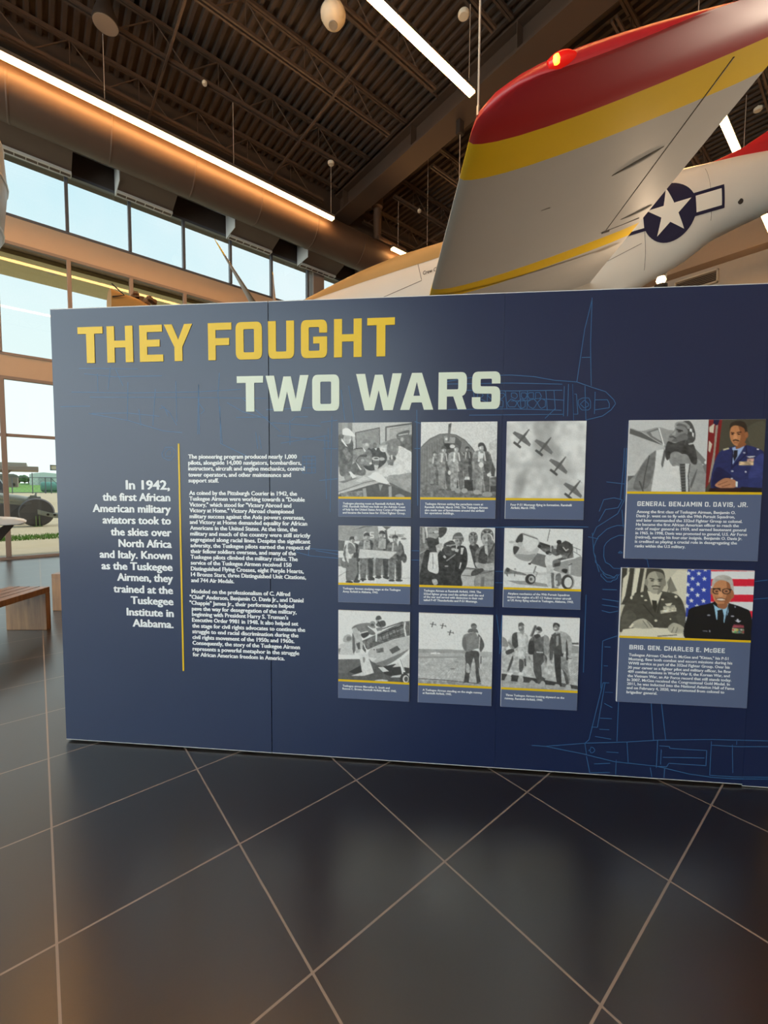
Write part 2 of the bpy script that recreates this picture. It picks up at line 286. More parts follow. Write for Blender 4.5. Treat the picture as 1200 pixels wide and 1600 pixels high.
BP= [[(2.67,0.15),(2.74,0.15),(2.94,0.18),(3.15,0.2),(3.3,0.22),(3.56,0.24),(3.83,0.25)],[(2.74,0.15),(2.94,0.12),(3.09,0.09),(3.3,0.08),(3.46,0.05),(3.57,0.04),(3.68,0.04),(3.84,0.05)],[(2.94,0.18),(2.95,0.12)],[(2.99,0.15),(2.99,0.14),(2.98,0.13),(2.97,0.13),(2.97,0.14),(2.96,0.14),(2.97,0.15),(2.97,0.16),(2.98,0.16),(2.99,0.15),(2.99,0.15)],[(3.05,0.14),(3.11,0.14)],[(3.3,0.22),(3.3,0.07)],[(3.31,0.19),(3.36,0.19),(3.36,0.18),(3.54,0.18),(3.54,0.1),(3.36,0.1),(3.35,0.08),(3.31,0.08)],[(3.33,0.13),(3.53,0.14)],[(3.32,0.17),(3.32,0.09)],[(3.56,0.23),(3.56,0.05)],[(3.66,0.22),(3.67,0.07)],[(3.56,0.21),(3.68,0.21),(3.83,0.22)],[(3.56,0.05),(3.68,0.05),(3.84,0.06)],[(3.03,0.51),(3.0,0.27),(2.97,0.27)],[(3.02,0.51),(2.96,0.2)],[(2.95,0.11),(2.97,0.02)],[(3.03,0.46),(3.07,0.46)],[(3.03,0.4),(3.07,0.38)],[(3.01,0.32),(3.07,0.32)],[(3.01,0.26),(3.06,0.26)],[(2.99,0.22),(3.07,0.21)],[(3.1,0.42),(3.1,0.2)],[(3.1,0.1),(3.1,0.02)],[(3.26,0.42),(3.28,0.22)],[(3.31,0.42),(3.34,0.22)],[(2.99,0.07),(3.07,0.08)],[(2.97,0.02),(3.07,0.03)],[(3.15,0.2),(3.16,0.09)],[(3.68,0.24),(3.68,0.22)],[(2.96,0.2),(2.94,0.18)],[(3.27,0.07),(3.28,0.02)],[(3.34,0.07),(3.34,0.02)],[(2.17,2.06),(2.31,2.08),(2.42,2.09),(2.52,2.09),(2.63,2.08),(2.73,2.06),(2.84,2.05),(2.92,2.02),(2.98,2.0),(3.02,1.96),(3.03,1.94),(3.01,1.91),(2.97,1.88),(2.89,1.86)],[(2.93,1.96),(2.99,1.96),(3.0,1.94),(3.0,1.92),(2.93,1.91)],[(2.82,2.04),(2.83,1.86)],[(2.82,2.04),(2.83,1.86)],[(2.78,2.03),(2.78,1.88)],[(2.8,2.04),(2.8,1.88)],[(2.88,2.03),(2.89,1.86)],[(2.83,1.99),(2.84,1.99),(2.85,1.89),(2.83,1.89)],[(2.91,1.94),(2.91,1.92),(2.9,1.91),(2.88,1.91),(2.87,1.91),(2.86,1.92),(2.85,1.94),(2.85,1.96),(2.87,1.97),(2.88,1.97),(2.9,1.97),(2.91,1.95),(2.91,1.94)],[(2.9,1.94),(2.9,1.93),(2.88,1.92),(2.87,1.93),(2.86,1.94),(2.87,1.95),(2.88,1.96),(2.89,1.95),(2.9,1.94)],[(2.93,2.0),(2.93,1.89)],[(2.9,2.45),(2.87,2.31),(2.84,2.05)],[(2.9,2.46),(2.9,2.23),(2.91,2.03)],[(2.86,2.17),(2.9,2.17)],[(2.17,2.05),(2.52,2.05),(2.77,2.04)],[(2.2,2.02),(2.52,2.01),(2.77,2.01)],[(2.2,1.92),(2.53,1.92),(2.77,1.91)],[(2.31,1.89),(2.78,1.89)],[(2.69,1.87),(2.74,1.92)],[(2.52,1.96),(2.59,1.96),(2.65,1.97),(2.78,1.96)],[(2.38,1.99),(2.37,1.98),(2.36,1.97),(2.35,1.98),(2.35,1.99),(2.35,2.0),(2.36,2.0),(2.37,2.0),(2.38,1.99)],[(2.43,1.99),(2.43,1.98),(2.42,1.97),(2.41,1.98),(2.4,1.99),(2.41,2.0),(2.42,2.0),(2.43,2.0),(2.43,1.99)],[(2.49,1.99),(2.48,1.98),(2.47,1.97),(2.46,1.98),(2.46,1.99),(2.46,2.0),(2.47,2.0),(2.48,2.0),(2.49,1.99)],[(2.55,1.99),(2.55,1.98),(2.54,1.97),(2.52,1.98),(2.52,1.99),(2.52,2.0),(2.53,2.0),(2.54,2.0),(2.55,1.99)],[(2.6,1.99),(2.59,1.97),(2.58,1.97),(2.57,1.98),(2.57,1.99),(2.57,2.0),(2.58,2.0),(2.59,2.0),(2.6,1.99)],[(2.63,1.98),(2.63,1.97),(2.62,1.97),(2.61,1.97),(2.6,1.99),(2.61,2.0),(2.62,2.0),(2.63,2.0),(2.63,1.98)],[(2.67,1.98),(2.66,1.97),(2.65,1.97),(2.64,1.97),(2.64,1.98),(2.64,2.0),(2.65,2.0),(2.66,2.0),(2.67,1.98)],[(2.4,1.95),(2.39,1.93),(2.38,1.93),(2.36,1.93),(2.35,1.95),(2.36,1.96),(2.37,1.97),(2.39,1.96),(2.4,1.95)],[(2.48,1.95),(2.48,1.93),(2.46,1.93),(2.45,1.93),(2.44,1.95),(2.45,1.96),(2.46,1.97),(2.48,1.96),(2.48,1.95)],[(2.55,1.95),(2.54,1.93),(2.53,1.93),(2.51,1.93),(2.5,1.95),(2.51,1.96),(2.52,1.97),(2.54,1.96),(2.55,1.95)],[(2.59,1.95),(2.59,1.93),(2.57,1.92),(2.56,1.93),(2.55,1.95),(2.56,1.96),(2.57,1.97),(2.59,1.96),(2.59,1.95)],[(2.65,1.95),(2.64,1.93),(2.63,1.92),(2.61,1.93),(2.6,1.95),(2.61,1.96),(2.63,1.97),(2.64,1.96),(2.65,1.95)],[(2.69,1.94),(2.69,1.93),(2.67,1.92),(2.66,1.93),(2.65,1.95),(2.66,1.96),(2.67,1.97),(2.69,1.96),(2.69,1.94)],[(2.25,2.02),(2.26,1.92)],[(2.33,2.01),(2.34,1.92)],[(2.4,2.01),(2.4,1.92)],[(2.49,2.01),(2.5,1.92)],[(2.56,2.01),(2.57,1.92)],[(2.6,2.01),(2.6,1.92)],[(2.69,2.01),(2.7,1.91)],[(2.73,2.01),(2.74,1.91)],[(3.06,1.06),(3.04,1.07),(3.01,1.08),(2.99,1.1),(2.98,1.12),(2.96,1.14),(2.96,1.17),(2.95,1.19),(2.95,1.22),(2.96,1.25),(2.97,1.27),(2.99,1.29),(3.01,1.31),(3.03,1.32),(3.06,1.33),(3.08,1.33),(3.11,1.33),(3.13,1.32),(3.15,1.3),(3.17,1.29),(3.19,1.26)],[(3.12,1.12),(3.1,1.11),(3.08,1.11),(3.05,1.11),(3.03,1.13),(3.01,1.14),(3.0,1.17),(3.0,1.19),(3.0,1.22),(3.01,1.24),(3.03,1.26),(3.05,1.27),(3.07,1.28),(3.1,1.28),(3.12,1.27)],[(3.09,1.19),(3.09,1.19),(3.08,1.19),(3.07,1.19),(3.08,1.2),(3.08,1.2),(3.09,1.19)],[(3.08,1.72),(3.08,1.64),(3.07,1.46)],[(3.09,1.72),(3.09,1.46)],[(3.0,1.55),(3.09,1.54)],[(2.97,1.4),(2.99,1.46),(3.04,1.47),(3.08,1.46),(3.06,1.42),(3.0,1.41),(2.97,1.35)],[(3.09,1.46),(3.06,1.39),(2.96,1.32),(2.94,1.27)],[(2.92,1.32),(2.76,1.32),(2.41,1.31)],[(2.94,1.29),(2.95,1.19),(2.98,1.09)],[(3.08,1.41),(3.09,1.32)],[(2.92,1.27),(2.97,1.26)],[(3.17,1.17),(3.21,1.16),(3.22,1.12)],[(3.08,1.08),(3.07,1.07),(3.07,1.06),(3.06,1.05),(3.05,1.05),(3.04,1.04),(3.03,1.04),(3.02,1.04),(3.01,1.05),(3.0,1.06),(3.0,1.06),(2.99,1.07),(2.99,1.08)],[(3.07,1.08),(3.06,1.07),(3.06,1.07),(3.05,1.06),(3.04,1.06),(3.03,1.06),(3.02,1.06),(3.02,1.06),(3.01,1.07),(3.0,1.08),(3.0,1.09)],[(3.0,0.95),(3.08,0.94)],[(3.0,0.92),(3.08,0.91)],[(3.0,0.89),(3.04,0.88),(3.08,0.89)],[(3.01,0.73),(3.03,0.74),(3.08,0.76)],[(3.02,0.7),(3.05,0.7)],[(3.02,0.6),(3.04,0.6)],[(3.02,0.51),(3.05,0.51)],[(3.03,0.46),(3.06,0.46)],[(3.01,0.73),(3.01,0.48)],[(3.72,1.06),(3.78,1.07)],[(3.71,0.97),(3.79,0.98)],[(0.1,2.04),(0.44,2.03),(0.83,2.03),(1.09,2.04)],[(0.21,2.01),(0.83,2.0),(1.23,1.99)],[(0.22,1.92),(0.43,1.92),(0.62,1.9)],[(0.2,1.92),(0.43,1.88),(0.64,1.82),(0.75,1.81)],[(0.34,2.18),(0.32,2.05)],[(0.44,2.09),(0.43,1.88)],[(0.5,1.94),(0.51,1.85)],[(0.6,2.05),(0.58,1.85)],[(0.63,1.96),(0.68,1.92),(0.72,1.85)],[(0.72,2.09),(0.72,1.87)],[(0.85,2.07),(0.84,1.8)],[(0.85,2.07),(0.85,1.8)],[(0.97,2.13),(0.96,2.02),(0.98,1.75)],[(0.97,1.95),(0.97,1.75)],[(0.71,1.7),(0.7,1.68),(0.69,1.67),(0.68,1.66),(0.66,1.66),(0.64,1.67),(0.63,1.68),(0.63,1.7),(0.64,1.71),(0.65,1.73),(0.66,1.73),(0.68,1.73),(0.69,1.73),(0.71,1.71),(0.71,1.7)],[(0.69,1.7),(0.68,1.68),(0.67,1.68),(0.65,1.68),(0.65,1.7),(0.66,1.71),(0.67,1.72),(0.69,1.71),(0.69,1.7)],[(0.97,1.75),(1.12,1.68)],[(1.36,1.87),(1.36,1.74)],[(1.57,1.83),(1.57,1.72)],[(1.01,1.97),(1.1,1.92),(1.24,1.88)],[(1.06,1.89),(1.24,1.89)],[(1.17,1.81),(1.18,1.72)],[(1.19,1.79),(1.2,1.72)],[(1.31,1.75),(1.57,1.79)],[(1.29,1.79),(1.58,1.76)],[(1.43,1.68),(1.5,1.68),(1.5,1.59),(1.43,1.59),(1.43,1.68)],[(1.43,1.66),(1.5,1.66)],[(1.43,1.64),(1.5,1.64)],[(1.43,1.62),(1.5,1.62)],[(1.45,1.68),(1.45,1.59)],[(1.48,1.68),(1.48,1.59)],[(0.62,1.94),(0.65,1.95),(0.67,1.9)],[(0.85,1.97),(0.88,1.93),(0.86,1.91)],[(1.1,1.99),(1.31,1.81)],[(1.37,1.87),(1.39,1.89),(1.46,1.89)],[(0.15,2.17),(0.5,2.16)],[(0.18,2.14),(0.36,2.12),(0.64,2.12)],[(0.37,2.16),(0.41,2.07)],[(0.26,2.14),(0.26,2.04)],[(1.23,1.93),(1.54,1.94)],[(1.26,1.86),(1.53,1.84)],[(1.64,2.03),(1.66,1.87)],[(1.68,2.05),(1.71,1.86)],[(0.03,1.96),(0.21,1.96)],[(1.39,1.17),(1.47,1.18),(1.63,1.17)],[(1.39,1.16),(1.47,1.14),(1.63,1.13)],[(1.46,1.18),(1.46,1.14)],[(1.5,1.17),(1.63,1.15)],[(2.02,1.18),(2.06,1.18)],[(2.02,1.13),(2.06,1.13)],[(2.46,1.08),(2.5,1.08)],[(2.46,1.02),(2.5,1.02)],[(2.47,0.85),(2.5,0.65)],[(2.5,0.85),(2.49,0.64)],[(2.92,0.97),(2.92,0.56)],[(3.0,1.0),(3.07,1.0)],[(1.53,1.86),(1.62,1.87)],[(1.54,1.72),(1.62,1.72)],[(1.55,1.79),(1.56,1.45)],[(1.59,1.89),(1.58,1.38)],[(1.52,1.55),(1.62,1.56)],[(2.03,1.86),(2.06,1.85)],[(2.03,1.72),(2.06,1.72)],[(2.04,1.92),(2.05,1.42)]]
# ---------------------------------------------------------------- the hall
X0, X1, Y0, Y1, ZT = -9.0, 18.0, -8.0, 11.45, 10.65
MB().box((X0-.3, Y0-.3, -.2), (X1+.3, Y1+.05, 0)).build('floor', TILE, kind='structure')

def deck():
    b = MB(); p = .19; h = .075; x = X0-.3; prof = []
    while x < X1+.3:
        prof += [(x, ZT+h), (x+.075, ZT+h), (x+.10, ZT), (x+.165, ZT)]; x += p
    n = len(prof)
    b.add([(x, Y0-.3, z) for x, z in prof]+[(x, Y1+.4, z) for x, z in prof], [(i, i+1, n+i+1, n+i) for i in range(n-1)])
    b.box((X0-.3, Y0-.3, ZT+.12), (X1+.3, Y1+.4, ZT+.3))
    return b
deck().build('ceiling', DECK, kind='structure')

# north wall: solid bands between the rows of glass
MB().box((X0-.3, Y1-.02, 8.15), (X1, Y1+.35, ZT+.12)).build('wall_north', DECK, kind='structure')
MB().box((9.3, Y1, 0), (X1, Y1+.35, 8.15)).build('wall_north', BEIGE, kind='structure')
MB().box((6.66, Y1-.06, 0), (7.03, Y1+.34, 8.15)).build('trim_1', MULL, kind='structure')
MB().box((X0, Y1-.03, 6.39), (9.3, Y1+.35, 6.88)).build('trim_2', TAN, kind='structure')
MB().box((X0, Y1-.03, 3.72), (9.3, Y1+.35, 4.14)).build('trim_3', TAN, kind='structure')
for k, (z0, z1) in enumerate(((8.09, 8.15), (6.88, 6.93), (6.33, 6.39), (4.14, 4.19), (3.66, 3.72), (0, .055))):
    MB().box((X0, Y1-.045, z0), (9.3, Y1+.06, z1)).build('trim_%d' % (4+k), MULLD if z0 > 6.5 else MULL, kind='structure')
MX = [.68+1.158*k for k in range(-8, 8)]
def north_window(i, z0, z1, x0, wd, mat, glass, dp=.07, transom=None):
    t = thing('window_%d' % i, (0, Y1, z0)); t['kind'] = 'structure'
    for x in MX+[9.26]:
        if x < X0 or 6.6 < x < 7.1: continue
        MB().box((x-wd/2, Y1-dp, z0), (x+wd/2, Y1+.05, z1)).build('mullion', mat, t, bevel=.006)
    if transom: MB().box((X0, Y1-.05, transom-.03), (9.3, Y1+.04, transom+.03)).build('transom', mat, t, bevel=.005)
    xs = [X0]+MX+[9.26]
    for a, b in zip(xs[:-1], xs[1:]):
        if b-a < .1: continue
        rows = [(z0, transom), (transom, z1)] if transom else [(z0, z1)]
        for c, d in rows:
            MB().add([(a, Y1+.02, c), (b, Y1+.02, c), (b, Y1+.02, d), (a, Y1+.02, d)], [(0, 1, 2, 3)]).build('window_pane', glass, t)
north_window(1, 6.93, 8.09, 0, .06, MULLD, FILM)
north_window(2, 4.19, 6.33, 0, .075, MULL, FILM)
north_window(3, .055, 3.66, 0, .085, MULL, FILM2, transom=2.54)

# unseen west side behind the camera: glazed above a low sill, added for daylight
def side_wall(name, i, o, ex, L):
    """o corner, ex unit vector along the wall"""
    o, ex = Vector(o), Vector(ex); nrm = Vector((-ex.y, ex.x, 0))
    def bx(a0, a1, z0, z1, d0=-.15, d1=.15):
        c = o+ex*((a0+a1)/2)+nrm*((d0+d1)/2)+Vector((0, 0, (z0+z1)/2)); return MB().obox(c, ex*((a1-a0)/2), nrm*((d1-d0)/2), Vector((0, 0, (z1-z0)/2)))
    bx(0, L, 0, .35).build('wall_'+name, BEIGE, kind='structure'); bx(0, L, 8.2, ZT+.12).build('wall_'+name, DECK, kind='structure')
    t = thing('window_%d' % i, o); t['kind'] = 'structure'
    n = int(L/2.4)
    for k in range(n+1): bx(L*k/n-.05, L*k/n+.05, .35, 8.2, -.06, .06).build('mullion', MULL, t)
    for z in (2.5, 5.2): bx(0, L, z-.06, z+.06, -.06, .06).build('transom', MULL, t)
    for k in range(n):
        a, b = o+ex*(L*k/n), o+ex*(L*(k+1)/n)
        MB().add([(a.x, a.y, .35), (b.x, b.y, .35), (b.x, b.y, 8.2), (a.x, a.y, 8.2)], [(0, 1, 2, 3)]).build('window_pane', CLEAR, t)
side_wall('west', 4, (X0-.15, Y0, 0), (0, 1, 0), Y1-Y0)
MB().box((X0, Y0-.3, 0), (X1, Y0, ZT)).build('wall_south', BEIGE, kind='structure')
MB().box((X1, Y0-.3, 0), (X1+.3, Y1+.35, ZT+.12)).build('wall_east', BEIGE, kind='structure')
MB().box((X1-.5, Y0, 9.15), (X1, Y1, ZT)).build('trim_10', TAN, kind='structure')

# ---------------------------------------------------------------- roof steel
ZB = 10.01
def joist(y, xa, xb):
    b = MB(); d = .035
    for s in (-1, 1):
        b.box((xa+.35, y+s*.018-.012*(s < 0)-.03*(s > 0)+(.03 if s > 0 else -.03), ZB-.01), (xb-.55, y+s*.018+.04*(s > 0)-.0*(s < 0)+(0 if s > 0 else -.005), ZB+.05))
        b.box((xa, y+s*.03-.022, ZT-.07), (xb, y+s*.03+.022, ZT-.005))
    x = xa+.5; k = 0; pts = []
    while x < xb-.5:
        pts.append((x, y, ZB+.03 if k % 2 == 0 else ZT-.04)); x += .62; k += 1
    for p, q in zip(pts[:-1], pts[1:]): b.tube([p, q], .013, 6)
    for i in range(1, len(pts)-1, 2): b.tube([pts[i], (pts[i][0], y, ZB+.03)], .010, 6)
    return b
JY = [9.58-1.51*k for k in range(-1, 12)]
for y in JY:
    joist(y, X0, 7.35).build('roof_joist', JOIST, kind='structure')
for y in JY:
    joist(y, 7.95, X1-.1).build('roof_joist', JOIST, kind='structure')
def girder(x):
    b = MB(); b.box((x-.012, Y0, 9.98), (x+.012, Y1, ZT)); b.box((x-.30, Y0, 9.92), (x+.30, Y1, 9.97)); b.box((x-.2, Y0, ZT-.05), (x+.2, Y1, ZT-.005))
    y = Y0+1
    while y < Y1: b.box((x-.2, y-.01, 9.97), (x+.2, y+.01, ZT-.05)); y += 3.0
    return b
girder(7.66).build('roof_girder', JOIST, kind='structure')
for x in (-5.6, -2.1, 2.26, 5.22, 10.6, 14.2):
    MB().box((x-.02, Y0, ZB-.03), (x+.02, Y1, ZB+.012)).build('roof_bridging', JOIST, kind='structure')
for y in (4.05, 6.9): MB().box((X0, y-.015, ZT-.3), (7.3, y+.015, ZT-.27)).build('conduit_run', JOIST, kind='structure')

# ---------------------------------------------------------------- main air duct along the windows
dt = thing('air_duct', (0, 10.3, 8.51), label='large round dark brown air duct running along above the clerestory windows', category='duct')
MB().lathe([(.477, X0+.1), (.477, X1-.6)], (0, 10.3, 8.51), 48, ax='X').build('duct_pipe', DUCT, dt, smooth=True)
x = X0+1.2
while x < X1-1: MB().lathe([(.478, x), (.485, x+.01), (.485, x+.03), (.478, x+.04)], (0, 10.3, 8.51), 48, ax='X').build('duct_seam', DUCT, dt, smooth=True); x += 1.52
for xa, xb in ((-6.9, -5.8), (-3.8, -2.5), (-1.75, .76), (1.57, 2.68), (4.04, 5.19), (6.11, 7.27), (8.2, 9.3)):
    q = [(10.2, 8.07), (10.55, 8.10), (11.36, 8.60), (11.36, 8.03), (11.2, 8.0), (10.2, 8.06)]
    pf = [(10.02, 8.30), (10.45, 8.62), (11.38, 8.62), (11.38, 8.03), (11.24, 7.985), (11.12, 8.02)]
    o = MB().prism(pf, lambda a, b, d: (d, a, b), xa, xb).build('duct_boot', DUCT, dt)
    g = MB().box((xa, 11.10, 7.975), (xb, 11.14, 8.05)).box((xa, 11.25, 7.975), (xb, 11.27, 8.02))
    n = int((xb-xa)/.17)
    for i in range(n+1): g.box((xa+(xb-xa)*i/n-.006, 11.10, 7.985), (xa+(xb-xa)*i/n+.006, 11.27, 8.0))
    g.build('boot_grille', mt('pale metal grille', (.55, .52, .48), .5), o)
    MB().box((xa-.012, 10.75, 8.03), (xa, 11.38, 8.62)).build('boot_flange', EDGE, o)
MB().box((X0, Y1-.05, 8.63), (9.3, Y1-.02, 8.67)).build('trim_12', EDGE, kind='structure')  # pale strip standing in for the lit edge above the boot gaps
MB().lathe([(.12, 9.0), (.12, 10.0), (.17, 10.05), (.17, ZT)], (8.25, 10.3, 0), 24).build('riser_pipe', DUCT, dt, smooth=True)
MB().box((8.15, 10.1, 8.99), (9.3, 10.5, 9.15)).build('riser_elbow', DUCT, dt, bevel=.05)

# ---------------------------------------------------------------- suspended strip lights
ZS = 8.56
def strip(y, xa, xb, label, wires):
    t = thing('strip_light', ((xa+xb)/2, y, ZS), label=label, category='light', group='suspended strip lights')
    MB().box((xa, y-.055, ZS+.03), (xb, y+.055, ZS+.10)).build('housing', ALU, t)
    MB().box((xa+.01, y-.06, ZS-.012), (xb-.01, y+.06, ZS+.03)).build('diffuser', LAMP, t)
    MB().box((xb-.01, y-.062, ZS-.014), (xb+.01, y+.062, ZS+.10)).build('end_cap', ALU, t)
    for x in wires: MB().tube([(x, y, ZS+.1), (x, y, ZB)], .006, 6).build('hanging_wire', CABLE, t)
strip(9.62, X0+.4, 6.22, 'long glowing strip light hanging before the big round duct at left', (-6, -2, 1.2, 3.6, 6.15))
strip(5.06, X0+.4, 6.22, 'glowing strip light at top centre, left of the wing tip cable', (-6, -2, 2, 6.12))
strip(.40, X0+.4, 6.22, 'strip light over the exhibit wall, above the picture', (-6, -2, 2, 6.1))
strip(9.62, 8.27, 17.0, 'short glowing strip seen beyond the girder over the aircraft nose', (8.5, 12, 16))
strip(2.30, 8.27, 17.0, 'glowing strip light between the wing and the red tail at right', (8.5, 12, 16))

# small ceiling devices
def disc(x, y, z, r, label, name='junction_box', cat='junction box', drop=None):
    t = thing(name, (x, y, z), label=label, category=cat)
    MB().lathe([(.0, -.02), (r*.8, -.02), (r, 0), (r, .04), (0, .04)], (x, y, z), 20).build('cover', CREAM, t, smooth=True)
    MB().tube([(x, y, z+.04), (x, y, z+.1)], .012, 6).build('stem', CABLE, t)
disc(6.15, 9.62, 9.93, .085, 'cream round box on a joist end above the long left strip')
disc(6.11, 5.20, 9.93, .10, 'cream round box above the top centre strip light')
disc(2.98, 9.55, 9.97, .05, 'small pale round sensor on the joist at upper left', 'ceiling_sensor', 'sensor')
disc(9.26, 9.51, 9.97, .06, 'small pale round sensor beyond the girder left of the wing', 'ceiling_sensor', 'sensor')
disc(12.6, 2.2, 9.97, .08, 'small pale round sensor above the red tail at right', 'ceiling_sensor', 'sensor')
t = thing('pendant_speaker', (4.15, 6.42, 9.55), label='white domed pendant speaker hanging left of the top centre strip', category='speaker')
MB().lathe([(0, -.16), (.08, -.155), (.16, -.11), (.21, -.03), (.215, .03), (.17, .12), (.10, .17), (.05, .19), (0, .19)], (4.15, 6.42, 9.58), 32).build('dome', CREAM, t, smooth=60)
MB().lathe([(.05, -.168), (.075, -.17), (.08, -.15), (.05, -.15)], (4.15, 6.42, 9.58), 20).build('driver_ring', mt('grey plastic', (.35, .32, .27), .5), t, smooth=True)
MB().tube([(4.15, 6.42, 9.77), (4.15, 6.42, ZB)], .02, 8).build('stem', CREAM, t)
t = thing('pendant_speaker', (1.2, 9.2, 9.9), label='dark cone pendant speaker with grey grille at upper left', category='speaker')
MB().lathe([(.205, -.16), (.21, -.13), (.18, .0), (.10, .22), (.06, .4), (0, .4)], (1.2, 9.24, 9.85), 32).build('cone', DARK, t, smooth=50)
MB().lathe([(0, -.165), (.19, -.165), (.20, -.155), (0, -.14)], (1.2, 9.24, 9.85), 32).build('grille', mt('grey speaker mesh', (.20, .17, .14), .7), t)
MB().tube([(1.2, 9.24, 10.24), (1.2, 9.24, ZT)], .02, 8).build('stem', DARK, t)

# far east wall fittings
t = thing('wall_vent', (17.9, 4.6, 8.8), label='white louvred wall vent above the exhibit wall at right', category='vent')
b = MB(); y0, y1, z0, z1 = 3.93, 5.2, 8.55, 9.0
for a, c in (((17.88, y0, z0), (17.98, y1, z0+.05)), ((17.88, y0, z1-.05), (17.98, y1, z1)), ((17.88, y0, z0), (17.98, y0+.05, z1)), ((17.88, y1-.05, z0), (17.98, y1, z1))): b.box(a, c)
b.build('vent_frame', CREAM, t, bevel=.006)
b = MB()
for k in range(6):
    z = z0+.08+k*.058; b.obox((17.94, (y0+y1)/2, z), (.03, 0, .022), (0, (y1-y0)/2-.05, 0), (-.003, 0, .004))
b.build('louvres', mt('vent louvre', (.35, .28, .22), .5), t)
MB().box((17.975, y0+.03, z0+.03), (17.995, y1-.03, z1-.03)).build('vent_back', DARK, t)
LX, LY, LZ = 5.025, 1.579, 3.675
t = thing('spot_lamp', (LX, LY, 0), label='small bright warm spot lamp on a stand low under the fuselage', category='lamp')
MB().lathe([(0, -.045), (.03, -.035), (.045, 0), (.035, .03), (0, .04)], (LX, LY, LZ), 20).build('bulb', mt('warm bulb', (1, .8, .6), .5, emit=(1, .62, .28), es=16), t, smooth=True)
MB().lathe([(0, -.13), (.06, -.12), (.06, -.05), (.04, -.045), (0, -.045)], (LX, LY, LZ), 20).build('lamp_holder', DARK, t, smooth=50)
MB().tube([(LX, LY, 0), (LX, LY, LZ-.12)], .02, 10).build('stand_pole', DARK, t)
MB().lathe([(0, 0), (.25, 0), (.25, .02), (.03, .05), (0, .05)], (LX, LY, 0), 24).build('stand_base', DARK, t, smooth=50)
bl = bpy.data.objects.new('bulb_light', bpy.data.lights.new('bulb_light', 'POINT')); COL.objects.link(bl); bl.parent = t; bl.location = (0, 0, LZ+.08)
bl.data.energy = 10; bl.data.color = (1, .74, .50); bl.data.shadow_soft_size = .05
t = thing('fill_uplight', (9.0, -1.5, 0), label='unseen round floor lamp added behind the exhibit wall to brighten the aircraft from below', category='lamp')  # unseen fill lamp, added to brighten the underside of the wing
MB().lathe([(0, 0), (.16, 0), (.16, .03), (.05, .05), (0, .05)], (9.0, -1.5, 0), 24).build('lamp_base', DARK, t, smooth=50)
dv = Vector((-.80, .25, .55)).normalized(); c = Vector((9.0, -1.5, .22))
MB().tube([c-dv*.12, c-dv*.08, c+dv*.08, c+dv*.12], [.05, .10, .12, .125], 24).build('lamp_can', DARK, t, smooth=50)
MB().tube([c+dv*.121, c+dv*.125], [.11, .11], 24).build('lamp_lens', mt('fill lamp lens', (1, .9, .75), .3, emit=(1, .82, .6), es=20), t)
ul = bpy.data.objects.new('uplight_beam', bpy.data.lights.new('uplight_beam', 'SPOT')); COL.objects.link(ul); ul.parent = t
ul.location = Vector((0, 0, .22))+dv*.14; ul.rotation_euler = dv.to_track_quat('-Z', 'Y').to_euler()
ul.data.energy = 1020; ul.data.color = (1, .83, .64); ul.data.spot_size = R(85); ul.data.spot_blend = .6; ul.data.shadow_soft_size = .11
# ---------------------------------------------------------------- outdoors, beyond the north windows
def ground():
    b = MB(); ys = [11.8, 16, 22, 30, 40, 52, 60, 64, 80, 100, 140, 220]; zs = [-.02, -.01, 0, .16, .36, .56, .69, .75, 1.35, 2.0, 2.2, 2.3]
    n = len(ys); b.add([(-60, y, z) for y, z in zip(ys, zs)]+[(70, y, z) for y, z in zip(ys, zs)], [(i, n+i, n+i+1, i+1) for i in range(n-1)]); return b
g = ground()
GR = mt('pale gravel', (.46, .37, .235), .95, noise=.18, nscale=1.5); GRASS = mt('green grass', (.13, .27, .045), .95, noise=.35, nscale=2)
g.mi = [0]*7+[1]*4
g.build('ground', [GR, GRASS], kind='structure')
MB().box((-60, 11.82, -.06), (70, 13.3, -.005)).build('terrain_walk', mt('pale gravel path', (.47, .385, .255), .9, noise=.1), kind='structure')
def grass(y0, y1, n, hgt, x0, x1):
    b = MB(); r = random.Random(3)
    for _ in range(n):
        x, y = r.uniform(x0, x1), r.uniform(y0, y1); a = r.uniform(0, 3.14); w_ = r.uniform(.008, .02); h = hgt*r.uniform(.4, 1.1)
        dx, dy = math.cos(a)*w_, math.sin(a)*w_; lx, ly = r.uniform(-.05, .05), r.uniform(-.05, .05)
        b.add([(x-dx, y-dy, -.01), (x+dx, y+dy, -.01), (x+lx, y+ly, h)], [(0, 1, 2)])
    return b
grass(15.3, 16.6, 5200, .09, -6, 5).build('grass_strip', GRASS, label='strip of short green grass across the gravel yard', category='grass', kind='stuff')
MB().box((X0, Y1+.35, 6.30), (9.3, 13.05, 6.55)).build('trim_11', mt('cream soffit', (.86, .77, .46), .8), kind='structure')
t = thing('recessed_downlight', (.42, 12.2, 6.3), label='round recessed downlight in the cream soffit outside', category='light')
MB().lathe([(.07, 6.295), (.11, 6.285), (.12, 6.30), (.07, 6.30)], (.42, 12.2, 0), 24).build('trim_ring', CREAM, t, smooth=True)
MB().lathe([(0, 6.296), (.07, 6.296), (.07, 6.3), (0, 6.3)], (.42, 12.2, 0), 24).build('lens', mt('grey lens', (.4, .4, .36), .3), t)

